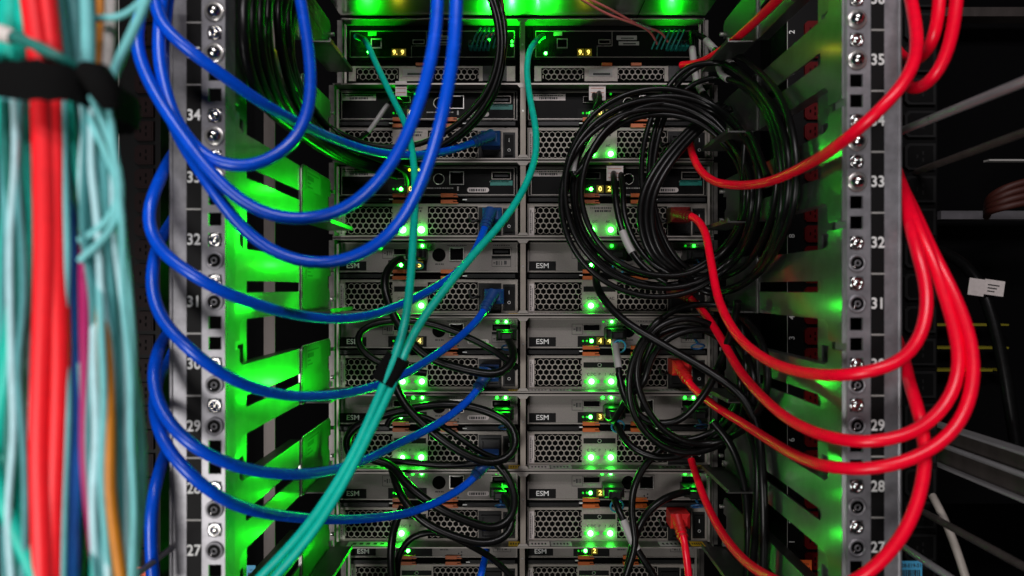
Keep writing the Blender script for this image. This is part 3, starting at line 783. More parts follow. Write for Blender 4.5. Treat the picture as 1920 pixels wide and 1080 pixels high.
BL, RD = 'blue power cords', 'red power cords'
RB = .0042
# blue power cords, plugged ones first
cable('power_cable', 'blue power cord plugged into the upper black faced shelf, behind the tight loop', [(915, 256, .768), (880, 270, .755), (840, 283, .73), (780, 291, .69), (710, 286, .645), (640, 266, .60), (565, 233, .545), (490, 192, .50), (405, 132, .468), (335, 78, .455), (300, 40, .455), (288, -30, .46)], RB, 'blue_cable', 'power cable', BL, plug=iec_plug('blue_plug'))
cable('power_cable', 'blue power cord plugged into the lower black faced shelf, passing below number 32', [(918, 402, .768), (905, 438, .750), (885, 480, .725), (850, 517, .70), (800, 548, .67), (750, 572, .64), (690, 592, .60), (625, 598, .565), (555, 590, .53), (480, 570, .492), (405, 541, .465), (345, 505, .458), (300, 468, .462), (280, 425, .468), (281, 385, .47), (298, 341, .482), (316, 304, .505), (336, 270, .55), (352, 230, .59)], RB, 'blue_cable', 'power cable', BL, plug=iec_plug('blue_plug'))
cable('power_cable', 'blue power cord plugged into the topmost grey shelf, crossing the left post near 30', [(922, 556, .768), (900, 594, .75), (860, 634, .725), (810, 670, .695), (755, 703, .66), (690, 728, .62), (620, 741, .575), (545, 742, .53), (470, 725, .49), (400, 690, .463), (345, 645, .456), (308, 605, .46), (290, 565, .465), (284, 520, .47), (294, 466, .482), (308, 439, .505), (328, 405, .55), (344, 365, .59)], RB, 'blue_cable', 'power cable', BL, plug=iec_plug('blue_plug'))
cable('power_cable', 'blue power cord crossing the left post just under 29, under the teal strap', [(912, 703, .768), (890, 738, .755), (850, 775, .735), (800, 806, .705), (740, 835, .665), (690, 860, .63), (630, 880, .585), (560, 889, .535), (480, 883, .492), (410, 862, .463), (350, 827, .455), (312, 785, .459), (293, 742, .465), (288, 700, .47), (296, 661, .482), (306, 639, .505), (326, 605, .55), (342, 565, .59)], RB, 'blue_cable', 'power cable', BL, plug=iec_plug('blue_plug'))
cable('power_cable', 'lowest long blue power cord, crossing the left post just above 27', [(912, 868, .768), (880, 904, .755), (830, 936, .73), (770, 960, .70), (700, 971, .65), (620, 974, .595), (540, 968, .545), (465, 954, .495), (400, 925, .463), (352, 885, .455), (315, 842, .458), (297, 800, .463), (290, 761, .482), (296, 714, .505), (316, 680, .55), (332, 640, .59)], RB, 'blue_cable', 'power cable', BL, plug=iec_plug('blue_plug'))
cable('power_cable', 'blue cord hanging in a tight loop in front of the uppermost left rail', [(556, -40, .50), (572, 50, .49), (582, 130, .48), (579, 200, .47), (560, 252, .462), (520, 291, .455), (470, 311, .452), (420, 308, .45), (375, 285, .45), (335, 235, .45), (310, 170, .452), (298, 100, .455), (300, 40, .46), (308, -30, .46)], RB, 'blue_cable', 'power cable', BL)
cable('power_cable', 'blue cord falling from the top middle, upper one of the two long front arcs', [(822, -40, .44), (817, 60, .44), (802, 140, .44), (776, 222, .445), (740, 298, .45), (690, 360, .455), (632, 398, .46), (570, 411, .46), (508, 404, .455), (455, 378, .452), (408, 338, .448), (365, 285, .446), (320, 222, .446), (283, 160, .448), (258, 95, .452), (258, 40, .455), (282, -30, .46)], RB, 'blue_cable', 'power cable', BL)
cable('power_cable', 'blue cord falling from the top middle, lower one of the two long front arcs', [(857, -40, .43), (851, 90, .43), (832, 205, .435), (806, 300, .445), (770, 385, .455), (730, 440, .462), (682, 474, .47), (622, 493, .472), (560, 489, .47), (502, 466, .466), (452, 425, .462), (410, 372, .456), (372, 315, .454), (335, 255, .458), (310, 180, .462), (305, 100, .465), (318, -30, .47)], RB, 'blue_cable', 'power cable', BL)
cable('power_cable', 'blue cord hanging straight down outside the left post at the bottom', [(345, 760, .58), (325, 815, .53), (300, 880, .485), (285, 945, .47), (283, 1010, .468), (290, 1120, .468)], RB, 'blue_cable', 'power cable', BL)
cable('power_cable', 'short blue cord end at the bottom under the low black loops', [(913, 1010, .82), (912, 1035, .80), (905, 1065, .78), (890, 1130, .76)], RB, 'blue_cable', 'power cable', BL)
# red power cords
RRD = .0042
cable('power_cable', 'red power cord slanting in from the top to the topmost shelf', [(1278, 122, .80), (1310, 118, .775), (1350, 96, .735), (1400, 55, .67), (1465, -8, .60), (1520, -70, .55)], RRD, 'red_cable', 'power cable', RD)
cable('power_cable', 'red power cord crossing the right post between 35 and 34', [(1293, 250, .785), (1296, 280, .765), (1308, 312, .745), (1335, 338, .71), (1375, 347, .67), (1440, 341, .60), (1510, 311, .535), (1580, 266, .475), (1640, 215, .455), (1690, 162, .452), (1716, 110, .458), (1718, 60, .468), (1700, -40, .49)], RRD, 'red_cable', 'power cable', RD)
cable('power_cable', 'red power cord dropping through the big coil and crossing the right post over 30', [(1272, 402, .775), (1298, 405, .755), (1320, 430, .73), (1333, 490, .70), (1347, 560, .665), (1382, 628, .61), (1440, 676, .55), (1510, 699, .50), (1590, 703, .462), (1660, 690, .452), (1708, 660, .455), (1733, 610, .46), (1738, 550, .467), (1722, 480, .475), (1708, 430, .488), (1697, 375, .515), (1683, 335, .56), (1670, 290, .59)], RRD, 'red_cable', 'power cable', RD, plug=iec_plug('red_plug_shaded'))
cable('power_cable', 'red power cord crossing the right post directly under 29', [(1272, 545, .775), (1300, 563, .755), (1330, 600, .725), (1355, 640, .69), (1385, 692, .64), (1430, 745, .575), (1485, 790, .52), (1550, 818, .478), (1620, 829, .455), (1690, 819, .448), (1745, 790, .45), (1785, 740, .453), (1799, 680, .458), (1785, 600, .465), (1748, 490, .475), (1718, 420, .49), (1700, 370, .518), (1684, 325, .565), (1670, 280, .60)], RRD, 'red_cable', 'power cable', RD, plug=iec_plug('red_plug_shaded'))
cable('power_cable', 'red power cord with the widest outer loop, crossing the right post above 28', [(1275, 690, .775), (1295, 722, .755), (1335, 757, .715), (1395, 795, .645), (1450, 830, .575), (1500, 858, .52), (1560, 876, .472), (1620, 880, .455), (1690, 868, .446), (1750, 840, .444), (1800, 790, .446), (1824, 720, .45), (1820, 640, .457), (1792, 560, .465), (1752, 480, .478), (1718, 405, .50), (1690, 345, .55), (1672, 300, .60)], RRD, 'red_cable', 'power cable', RD, plug=iec_plug('red_plug'))
cable('power_cable', 'lowest red power cord, sweeping below the frame and up outside the right post', [(1296, 862, .785), (1315, 920, .75), (1345, 985, .69), (1390, 1045, .61), (1445, 1084, .54), (1520, 1110, .48), (1580, 1100, .452), (1630, 1072, .445), (1688, 1010, .442), (1724, 930, .446), (1735, 850, .452), (1724, 780, .46), (1706, 720, .485), (1696, 675, .515), (1684, 640, .56), (1670, 600, .60)], RRD, 'red_cable', 'power cable', RD)
cable('power_cable', 'red cord loop hanging from the top right, inner of two loops', [(1763, -50, .47), (1758, 40, .47), (1745, 85, .475), (1722, 110, .50), (1702, 112, .54), (1680, 90, .58), (1670, 50, .6)], RRD, 'red_cable', 'power cable', RD)
cable('power_cable', 'red cord loop hanging from the top right, outer of two loops', [(1797, -50, .46), (1788, 50, .462), (1770, 115, .468), (1742, 155, .475), (1715, 166, .495), (1700, 155, .53), (1682, 130, .57), (1670, 80, .60)], RRD, 'red_cable', 'power cable', RD)
cable('power_cable', 'short red power cord hanging from a plug at the bottom shelf', [(1272, 978, .775), (1282, 1010, .758), (1288, 1050, .752), (1296, 1130, .75)], RRD, 'red_cable', 'power cable', RD, plug=iec_plug('red_plug'))
# teal network cables
cable('network_cable', 'teal network cable starting at the left end of the topmost shelf', [(668, 68, .83), (685, 76, .80), (703, 115, .775), (735, 182, .745), (762, 238, .71), (775, 300, .675), (778, 380, .635), (775, 440, .60), (770, 520, .57), (760, 600, .545), (744, 660, .535), (726, 705, .53), (697, 775, .525), (660, 855, .52), (612, 935, .51), (560, 1005, .50), (470, 1100, .49)], .0035, 'teal_cable', 'network cable', 'teal network cables')
cable('network_cable', 'teal network cable starting beside the centre divider of the topmost shelf', [(1018, 68, .83), (1007, 74, .805), (993, 95, .785), (988, 130, .77), (993, 180, .75), (1004, 240, .725), (1004, 290, .70), (984, 350, .665), (945, 412, .63), (890, 475, .60), (840, 535, .575), (790, 602, .555), (760, 658, .54), (743, 706, .533), (718, 760, .528), (682, 835, .52), (637, 920, .51), (585, 1000, .50), (495, 1105, .49)], .0035, 'teal_cable', 'network cable', 'teal network cables')
b = MB(); q0, q1 = P(747, 668, .537), P(718, 716, .531); dr = (q1 - q0); pth = []
sd = Vector((dr.z, 0, -dr.x)).normalized()
ringp = []
for t in (0, 1):
    for i in range(24):
        a = 2 * math.pi * i / 24; ca, sa = math.cos(a), math.sin(a)
        ringp.append(q0 + dr * t + sd * (.0098 * math.copysign(abs(ca) ** .7, ca)) + Vector((0, .0056 * math.copysign(abs(sa) ** .7, sa), 0)))
b.add(ringp, [(i, (i + 1) % 24, 24 + (i + 1) % 24, 24 + i) for i in range(24)], 'velcro', True); b.add(ringp[:24], [tuple(range(24))], 'velcro'); b.add(ringp[24:], [tuple(range(24))], 'velcro')
tag(b.build('velcro_strap'), 'small black velcro strap around the two teal cables', 'strap')

# black cables
KB = 'loose black data cables'
def coil(name, label, cx, cy, rx, ry, Y, turns, r, m='black_cable', spread=5., a0=0., seed=1, tail0=(), tail1=(), sleeves=(), dy=.01, tilt=0.):
    rnd = random.Random(seed); pts = list(tail0); N = 14; wx = wy = wr = 0.
    for k in range(int(turns * N) + 1):
        a = a0 + 2 * math.pi * k / N; tn = k / N
        if k % N == 0: ox, oy, orr = rnd.uniform(-1, 1) * spread * .6, rnd.uniform(-1, 1) * spread * .6, rnd.uniform(-.7, .7) * spread
        wx += (ox - wx) * .25; wy += (oy - wy) * .25; wr += (orr - wr) * .25
        j = spread * .8 * math.sin(tn * 2.4 + seed) + wr + rnd.uniform(-1.5, 1.5)
        pts.append((cx + wx + (rx + j) * math.cos(a) + spread * .6 * math.sin(tn * 1.7), cy + wy + (ry + j * 1.1) * math.sin(a + tilt) + spread * .5 * math.cos(tn * 2.1), Y + dy * math.sin(tn * 3.1 + seed)))
    pts += list(tail1)
    return cable(name, label, pts, r, m, 'cable', KB, 10, sleeves)
coil('coiled_cable', 'large coil of thick black cable hanging over the right half', 1240, 358, 172, 172, .722, 6.4, .0031, spread=17, a0=-1.9, seed=3, tail0=[(1112, 172, .79), (1118, 200, .765), (1100, 240, .74), (1085, 270, .73), (1075, 330, .722)], tail1=[(1400, 250, .735), (1440, 330, .745)], sleeves=((.012, .027),), dy=.014)
coil('coiled_cable', 'outer black coil beside the dim rails, reaching right of the large coil', 1345, 330, 128, 205, .735, 3.6, .0030, spread=13, a0=-1.5, seed=5, tail0=[(1300, 60, .81), (1335, 85, .79)], sleeves=((.02, .05),), dy=.008)
coil('coiled_cable', 'black coil hanging from the top over the left half', 735, 75, 206, 214, .735, 4.3, .0031, spread=14, a0=-.9, seed=8, dy=.012)
cable('data_cable', 'vertical dark cable bundle strand at the top left, before the uppermost rail', [(525, -40, .60), (520, 40, .60), (530, 110, .605), (555, 190, .64), (610, 255, .69), (690, 290, .72), (760, 320, .745), (765, 345, .77)], .0036, 'black_cable', 'cable', KB)
for i, lb in enumerate(('first strand of the dark bundle hanging at the top, beside the tight blue loop', 'second strand of the dark bundle at the top, just inside the uppermost rail', 'third strand of the dark bundle at the top, nearest the uppermost rail', 'hindmost strand of the dark bundle at the top')):
    d = i * 15
    cable('data_cable', lb, [(505 - d * .9, -50, .585), (500 - d, 40, .585), (506 - d, 110, .59), (530 - d, 180, .62), (580 - d * .6, 245, .68), (660 - d * .3, 292 + i * 3, .72), (745, 318 + i * 4, .752)], .0042, 'black_cable', 'cable', KB)
cable('data_cable', 'second dark cable strand at the top left beside the blue loop', [(545, -40, .62), (538, 50, .62), (548, 120, .625), (580, 195, .66), (640, 262, .70), (720, 300, .73), (800, 310, .75)], .0036, 'black_cable', 'cable', KB)
cable('data_cable', 'black twin cable dropping from the white tag inside the large coil', [(1150, 322, .79), (1152, 345, .76), (1158, 400, .745), (1175, 455, .735), (1205, 500, .725), (1250, 530, .72)], .0036, 'black_cable', 'cable', KB, sleeves=((.55, .72),))
cable('data_cable', 'black cable beside the twin cable inside the large coil', [(1163, 322, .79), (1168, 350, .765), (1170, 400, .752), (1188, 450, .742), (1222, 495, .73), (1265, 520, .724)], .0034, 'black_cable', 'cable', KB)
for i, lb in enumerate(('outermost of three black strands curving through the large coil', 'middle of three black strands curving through the large coil', 'innermost of three black strands curving through the large coil')):
    d = i * 11
    cable('data_cable', lb, [(1350 + d, 195 + d * .4, .745), (1300 + d, 235, .735), (1240 + d, 300, .728), (1203 + d, 370, .725), (1202 + d, 430, .725), (1222 + d, 480, .725), (1262 + d, 515, .73)], .0036, 'black_cable', 'cable', KB)
cable('data_cable', 'long black cable slanting from the middle shelf down to the right rails', [(1122, 492, .79), (1118, 510, .765), (1122, 545, .735), (1165, 597, .71), (1250, 650, .69), (1330, 697, .67), (1390, 742, .655), (1418, 795, .65), (1428, 880, .65), (1432, 980, .655), (1430, 1120, .66)], .0042, 'black_cable', 'cable', KB)
coil('coiled_cable', 'smaller black coil right of centre across two grey shelves', 1298, 712, 104, 112, .725, 4.2, .0036, spread=22, a0=3.2, seed=11, tail0=[(1148, 622, .80), (1152, 640, .775), (1160, 690, .75), (1170, 740, .735)], tail1=[(1150, 790, .76), (1135, 775, .795)], sleeves=((.012, .03),), dy=.014)
cable('data_cable', 'black cable standing up beside the red cord, with a cut grey end', [(1383, 565, .66), (1375, 610, .67), (1350, 680, .69), (1320, 740, .705), (1270, 790, .715), (1215, 790, .72), (1175, 755, .725), (1160, 700, .74)], .0038, 'black_cable', 'cable', KB)
cable('data_cable', 'thick black cable under the smaller coil curving up to the ESM port', [(1150, 790, .79), (1158, 800, .765), (1180, 835, .745), (1230, 858, .735), (1290, 850, .73), (1345, 815, .725), (1385, 760, .72), (1400, 680, .72), (1390, 610, .73)], .0040, 'black_cable', 'cable', KB)
cable('data_cable', 'black cable making an oval loop across the fourth shelf, left half', [(948, 628, .79), (955, 640, .765), (965, 672, .745), (940, 700, .735), (860, 690, .735), (800, 668, .735), (760, 628, .735), (735, 585, .738), (722, 545, .742), (722, 515, .75), (738, 492, .765), (752, 486, .79)], .0046, 'black_cable', 'cable', KB)
cable('data_cable', 'black cable looping round the strapped teal cables to the left', [(970, 690, .75), (930, 660, .745), (860, 625, .745), (790, 604, .745), (720, 603, .742), (680, 617, .74), (669, 640, .738), (690, 668, .738), (740, 690, .74), (800, 700, .745)], .0038, 'black_cable', 'cable', KB)
cable('data_cable', 'black cable sagging diagonally over the fifth shelf, left half', [(738, 715, .745), (760, 760, .735), (805, 805, .73), (860, 845, .728), (920, 868, .73), (958, 855, .735), (968, 825, .74), (955, 795, .748), (910, 770, .752), (845, 758, .752), (775, 765, .75), (700, 785, .748), (660, 805, .746), (648, 832, .745), (662, 862, .745)], .0046, 'black_cable', 'cable', KB)
cable('data_cable', 'thinner black cable parallel under the diagonal one on the fifth shelf', [(725, 800, .75), (735, 780, .752), (790, 780, .75), (850, 812, .747), (905, 850, .745), (945, 862, .748), (965, 850, .755), (958, 815, .77), (945, 790, .79)], .0034, 'black_cable', 'cable', KB)
cable('data_cable', 'upper of two thick black cables sagging across the sixth shelf, left half', [(700, 862, .75), (735, 872, .748), (760, 905, .735), (810, 945, .728), (870, 975, .728), (930, 990, .732), (960, 970, .738), (966, 930, .745), (950, 890, .752), (920, 858, .758)], .0046, 'black_cable', 'cable', KB)
cable('data_cable', 'lower of two thick black cables sagging across the sixth shelf, left half', [(735, 880, .76), (752, 930, .74), (790, 975, .73), (850, 1005, .728), (915, 1018, .73), (955, 1000, .735), (962, 960, .745), (945, 930, .765), (940, 912, .79)], .0044, 'black_cable', 'cable', KB)
cable('data_cable', 'black cable running across the sill between fifth and sixth shelf', [(690, 862, .765), (760, 866, .76), (830, 872, .758), (900, 868, .758), (950, 862, .76)], .0036, 'black_cable', 'cable', KB)
cable('data_cable', 'black cable dropping straight down at the bottom left of centre', [(755, 950, .755), (740, 985, .745), (733, 1030, .74), (738, 1120, .74)], .0044, 'black_cable', 'cable', KB)
cable('data_cable', 'black arch of cable over the lowest ESM plate, left half', [(745, 1100, .755), (748, 1040, .752), (775, 1005, .75), (825, 998, .752), (880, 1022, .755), (930, 1052, .76), (985, 1110, .76)], .0036, 'black_cable', 'cable', KB)
cable('data_cable', 'black cable curving down from the smaller coil at the bottom right', [(1245, 838, .75), (1212, 868, .748), (1188, 915, .745), (1185, 970, .745), (1192, 1020, .742), (1180, 1060, .74), (1160, 1120, .74)], .0040, 'black_cable', 'cable', KB)
cable('data_cable', 'black cable arching from the lowest right ESM port', [(1298, 920, .79), (1285, 922, .768), (1245, 935, .755), (1210, 965, .75), (1190, 1010, .75), (1178, 1060, .75), (1170, 1120, .75)], .0042, 'black_cable', 'cable', KB)
cable('data_cable', 'black cable with white sleeve hanging from the lowest lit ESM port', [(1150, 922, .79), (1152, 935, .765), (1168, 975, .75), (1188, 1020, .745), (1215, 1062, .74), (1250, 1120, .74)], .0040, 'black_cable', 'cable', KB, sleeves=((.38, .62),))
cable('data_cable', 'dark cable hanging down beside the dim rails, nearer the shelves', [(1335, 790, .70), (1368, 830, .695), (1393, 900, .69), (1402, 980, .69), (1398, 1120, .69)], .0040, 'black_cable', 'cable', KB)
cable('data_cable', 'dark cable hanging down beside the dim rails, nearer the post', [(1395, 780, .67), (1418, 850, .665), (1420, 930, .665), (1415, 1010, .668), (1405, 1120, .67)], .0040, 'black_cable', 'cable', KB)
cable('data_cable', 'thin black cable with white sleeve over the left end of the upper black shelf', [(752, 190, .79), (742, 185, .78), (728, 195, .772), (710, 220, .768), (690, 250, .766), (670, 262, .768)], .0024, 'black_cable', 'cable', KB, sleeves=((.45, .85),))
cable('data_cable', 'twin black lead with white sleeve from the white tag of the upper black shelf', [(1122, 172, .79), (1124, 188, .768), (1108, 220, .755), (1088, 262, .748), (1072, 305, .745), (1062, 360, .745)], .0034, 'black_cable', 'cable', KB, sleeves=((.36, .8),))
cable('data_cable', 'black cable with two white sleeves leaving the topmost shelf to the right', [(1318, 70, .80), (1335, 88, .785), (1352, 105, .77), (1385, 132, .745), (1420, 165, .72), (1455, 215, .705), (1478, 290, .70), (1476, 380, .702), (1445, 470, .71)], .0036, 'black_cable', 'cable', KB, sleeves=((.03, .09), (.16, .27)))
cable('data_cable', 'dark cable with white sleeve hanging from the right end of the topmost shelf', [(1296, 62, .82), (1298, 90, .80), (1302, 130, .785), (1308, 160, .775), (1330, 190, .76), (1370, 230, .745)], .0034, 'black_cable', 'cable', KB, sleeves=((.22, .62),))
# SAS plug heads with pull tabs
def sas(label, px, py, tab, Y=YP, px_t=None, big=1.):
    o = thing('data_plug', label, 'plug', P(px, py, Y), 'black data plugs with pull tabs'); c = P(px, py, Y); b = MB()
    b.bevel_box(c.x - .0115 * big, c.x + .0115 * big, Y - .026, Y - .0028, c.z - .0058, c.z + .0058, .002, 'plastic'); b.bevel_box(c.x - .007, c.x + .007, Y - .036, Y - .0262, c.z - .005, c.z + .004, .002, 'plastic'); b.build('plug_body', o)
    b = MB(); oval = .45 if px > 1200 or px < 1000 else 1.; cc = Vector((c.x + .002, Y - .030, c.z - .0135)); pts = []
    for i in range(17):
        a = math.pi / 2 + 2 * math.pi * i / 16; pts.append(cc + Vector((.0072 * math.cos(a), -.006 * math.sin(a) * (1.4 - oval), .0072 * oval * math.sin(a))))
    b.tube(pts, .0011, tab, 6); b.tube([cc + Vector((0, -.002, .006 * oval)), Vector((c.x, Y - .024, c.z - .0045))], .0016, tab, 6)
    b.build('pull_tab', o)
    return o
for px, py, tb, lab in ((950, 626, 'tab_blue', 'black plug with dark blue pull tab beside the oval black loop'), (945, 770, 'tab_blue', 'black plug at the right end of the fifth shelf, left half'), (938, 912, 'tab_blue', 'black plug with blue pull tab beside the thick sagging black cables'),
    (1150, 624, 'tab_cyan', 'black plug with pull tab beside the digits 44'), (1148, 768, 'tab_cyan', 'black plug with pale blue pull tab beside the digit 3'), (1146, 912, 'tab_cyan', 'black plug with bright blue ring tab on the lowest lit shelf'),
    (1292, 624, 'tab_blue', 'black plug with oval blue tab behind the red cords'), (1296, 480, 'tab_blue', 'black plug below two small green lamps inside the large coil'), (1292, 912, 'tab_blue', 'black plug with blue tab under the lowest right lamps'), (1298, 768, 'tab_blue', 'black plug behind the smaller coil, right end'), (785, 478, 'tab_cyan', 'black plug behind the teal cable on the topmost grey shelf'), (1150, 480, 'tab_cyan', 'black plug behind the bottom of the large coil')):
    sas(lab, px, py, tb)
# white paper tags behind the leads
for px, py, lab in ((752, 166, 'pinkish white paper tag behind the teal cable, upper black shelf'), (1120, 174, 'square white paper tag holding two black leads, upper black shelf'), (1153, 325, 'square white paper tag behind the black twin cable, lower black shelf')):
    c = P(px, py, .783); b = MB(); w_ = .0095 if px > 1000 else .0065; b.box(c.x - w_, c.x + w_, .783, .7836, c.z - .0085, c.z + .0085, 'sticker')
    for i in range(3): b.box(c.x - w_ * .8, c.x + w_ * .8, .7826, .783, c.z + .005 - i * .005, c.z + .0055 - i * .005, 'orange')
    tag(b.build('paper_tag'), lab, 'paper tag', 'paper tags')
# pale wires at the very top
for i, (lab, pts) in enumerate((('pair of pink fibre wires slanting in from the top, upper one', [(1085, -10, .72), (1140, 15, .745), (1185, 40, .77), (1212, 52, .785), (1240, 60, .80), (1252, 78, .815)]), ('pair of pink fibre wires slanting in from the top, lower one', [(1088, -2, .722), (1138, 26, .748), (1190, 45, .772), (1215, 56, .788), (1225, 68, .80), (1232, 82, .815)]),
        ('pink fibre wires hanging at the top left of the centre divider', [(938, -20, .70), (943, 10, .73), (946, 30, .76), (950, 50, .79), (935, 60, .805), (905, 70, .815)]))):
    cable('fibre_wire', lab, pts, .0014, 'pink_wire', 'wire', 'thin pink fibre wires', 6, sleeves=((.62, .78),) if i != 1 else ())
for i in range(6):
    x0 = 888 + i * 8; x1 = 1226 + i * 9
    cable('fibre_lead', 'green lit fibre lead left of the divider, number %s from the divider' % ['six', 'five', 'four', 'three', 'two', 'one'][i], [(x0 + 14, 52, .81), (x0 + 6, 62, .806), (x0, 76, .808), (x0 - 3, 90, .815)], .0012, 'teal_deep', 'lead', 'fibre leads', 6)
    cable('fibre_lead', 'green lit fibre lead under the pink wires, number %s from the right' % ['six', 'five', 'four', 'three', 'two', 'one'][i], [(x1 + 12, 56, .81), (x1 + 8, 66, .806), (x1 + 2, 78, .808), (x1 - 4, 92, .815)], .0012, 'teal_deep', 'lead', 'fibre leads', 6)

# things hanging in the dark on the right
cable('data_cable', 'thick black cable in the dark far right wearing a white paper flag', [(1760, 470, .70), (1800, 490, .68), (1835, 530, .66), (1858, 590, .65), (1880, 680, .64), (1900, 800, .63), (1915, 900, .62)], .0055, 'black_cable', 'cable', KB)
c0 = P(1850, 540, .645); b = MB(); rt = Matrix.Rotation(R(8), 3, 'Y')
for (dx0, dx1, dz0, dz1, yy, m) in ((-.017, -.002, -.0085, .0075, 0, 'sticker'), (-.002, .017, -.006, .0085, .0006, 'sticker')):
    vs = [c0 + rt @ Vector((x, y, z)) for x in (dx0, dx1) for y in (yy, yy + .0005) for z in (dz0, dz1)]
    b.add(vs, [(0, 1, 3, 2), (4, 6, 7, 5), (0, 4, 5, 1), (2, 3, 7, 6), (0, 2, 6, 4), (1, 5, 7, 3)], m)
for i in range(3):
    vs = [c0 + rt @ Vector((x, .0002, z)) for x, z in ((.001, .003 - i * .003), (.012 - i * .002, .003 - i * .003), (.012 - i * .002, .004 - i * .003), (.001, .004 - i * .003))]
    b.add(vs, [(0, 1, 2, 3)], 'print_dark')
tag(b.build('paper_flag'), 'white paper flag folded round the black cable at far right', 'paper tag')
cable('patch_cable', 'grey patch cable slanting down behind the lowest red loop', [(1728, 890, .64), (1738, 912, .61), (1762, 955, .585), (1790, 1020, .57), (1822, 1120, .56)], .0032, 'grey_cable', 'cable')
for i, lab in enumerate(('uppermost of the rust orange strands at the far right edge', 'second rust orange strand at the far right edge', 'third rust orange strand at the far right edge', 'lowest rust orange strand at the far right edge')):
    cable('patch_cable', lab, [(1990, 328 + i * 14, .80), (1925, 340 + i * 13, .80), (1885, 352 + i * 12, .805), (1858, 368 + i * 9, .82), (1850, 400 + i * 2, .86)], .0042, 'rust', 'cable', 'rust orange strands')

# ---- blurred bundle in the left foreground
LB = 'foreground cable bundle'
YB = .30
def fg(label, pts, hw, m, dy=0.):
    return cable('patch_cable', label, [(p[0], p[1], YB + dy + (p[2] if len(p) > 2 else 0)) for p in pts], hw / F * YB, m, 'cable', LB, 12)
fg('thick bright teal cable at the far left edge of the bundle', [(25, -60), (20, 60), (18, 140), (18, 220), (28, 350), (15, 550), (8, 750), (18, 900), (55, 1020), (90, 1140)], 22, 'teal_bright', .0)
fg('bright teal cable crossing inward under the strap, second from the left edge', [(50, -60), (48, 60), (46, 150), (52, 260), (52, 400), (38, 520), (18, 680), (-10, 850)], 17, 'teal_bright', -.008)
fg('deep teal cable swinging in at the bottom left corner', [(-20, 860), (5, 940), (40, 1010), (85, 1120)], 15, 'teal_bright', -.014)
fg('pale cable widening beside the red pair at the left', [(62, 150), (66, 400), (55, 560), (44, 700), (40, 850), (48, 980), (62, 1080), (66, 1140)], 19, 'pale_cable', .008)
fg('left cable of the red pair in the bundle', [(52, -60), (66, 40), (76, 120), (80, 200), (84, 330), (86, 500), (80, 700), (76, 850), (80, 980), (84, 1140)], 19, 'soft_red', -.013)
fg('right cable of the red pair in the bundle', [(78, -60), (92, 50), (100, 130), (104, 220), (106, 450), (113, 650), (110, 800), (104, 950), (100, 1140)], 18, 'soft_red', -.010)
fg('grey teal cable right beside the red pair', [(98, -60), (112, 40), (124, 130), (128, 220), (128, 420), (140, 580), (150, 720), (152, 860)], 14, 'teal_grey', .003)
fg('deep blue cable emerging in the lower bundle', [(112, 200, .025), (116, 330, .012), (122, 450), (128, 600), (136, 740), (138, 860), (130, 1000), (126, 1140)], 19, 'deep_blue', -.004)
fg('grey teal cable in the middle of the bundle', [(132, -60), (142, 40), (150, 130), (148, 240), (146, 400), (142, 560), (138, 640)], 15, 'teal_grey', .012)
fg('long cyan cable running the whole height of the bundle', [(160, -60), (166, 60), (164, 150), (168, 300), (184, 460), (188, 600), (186, 760), (182, 900), (192, 1000), (206, 1140)], 12, 'cyan_cable', -.006)
fg('thin cyan strand bulging right below the strap, upper one', [(150, 180), (182, 250), (214, 320), (224, 370), (206, 410), (176, 436), (150, 452)], 7, 'cyan_cable', -.012)
fg('thin cyan strand bulging right below the strap, lower one', [(172, 180), (206, 260), (228, 350), (220, 410), (192, 452), (160, 478), (150, 490)], 6.5, 'cyan_cable', -.016)
fg('amber cable low in the bundle', [(196, 300, .012), (180, 420, .008), (178, 520, -.006), (198, 640, -.014), (206, 800, -.016), (206, 920, -.016), (220, 1030, -.012), (236, 1140, -.01)], 10, 'orange_cable', .0)
fg('magenta cable glimpsed between cyan strands', [(160, 260, .03), (160, 360, .018), (158, 480, -.004), (160, 600, -.010), (162, 740, -.010), (160, 860, -.010), (172, 980, -.006), (180, 1060, .004)], 10, 'magenta', .0)
fg('cyan cable swinging right then back in at the bottom', [(190, 380), (206, 500), (222, 600), (238, 720), (232, 830), (216, 950), (188, 1140)], 12, 'cyan_cable', -.002)
fg('outermost cyan cable of the bundle, bowing furthest right', [(196, 200), (200, 380), (216, 480), (240, 640), (262, 800), (266, 900), (260, 980), (238, 1140)], 9, 'cyan_cable', .004)
fg('short cyan strand low in the middle of the bundle', [(152, 680), (164, 780), (168, 880), (176, 960), (190, 1140)], 10, 'cyan_cable', -.004)
fg('dark teal filler cable behind the bundle', [(110, -60), (130, 150), (140, 400), (165, 600), (150, 900), (140, 1140)], 16, 'teal_deep', .022)
fg('cyan cable hidden partly behind the right strands', [(180, 160), (196, 300), (208, 450), (205, 700), (215, 1140)], 10, 'teal_grey', .016)
fg('thin pale strand lying over the red pair edge', [(118, 190), (120, 320), (126, 470), (122, 620), (128, 760), (122, 900), (116, 1140)], 6, 'cyan_cable', -.010)
fg('thin mint strand between the bright teal cable and the pale one', [(34, 180), (48, 300), (58, 440), (48, 600), (30, 760), (30, 900), (58, 1140)], 7, 'teal_bright', -.011)
fg('fine cyan strand inside the outermost bow', [(186, 190), (212, 330), (222, 480), (236, 620), (250, 780), (250, 900), (236, 1020), (222, 1140)], 6, 'cyan_cable', -.004)
fg('thin aqua strand lying over the amber cable', [(186, 190), (188, 330), (184, 470), (190, 620, -.012), (196, 760, -.012), (190, 900, -.012), (200, 1020, -.008), (212, 1140)], 6, 'cyan_cable', -.006)
fg('thin dark teal strand near the left edge of the bundle', [(8, 190), (14, 330), (34, 480), (30, 640), (14, 800), (22, 960), (48, 1140)], 7, 'teal_deep', -.014)
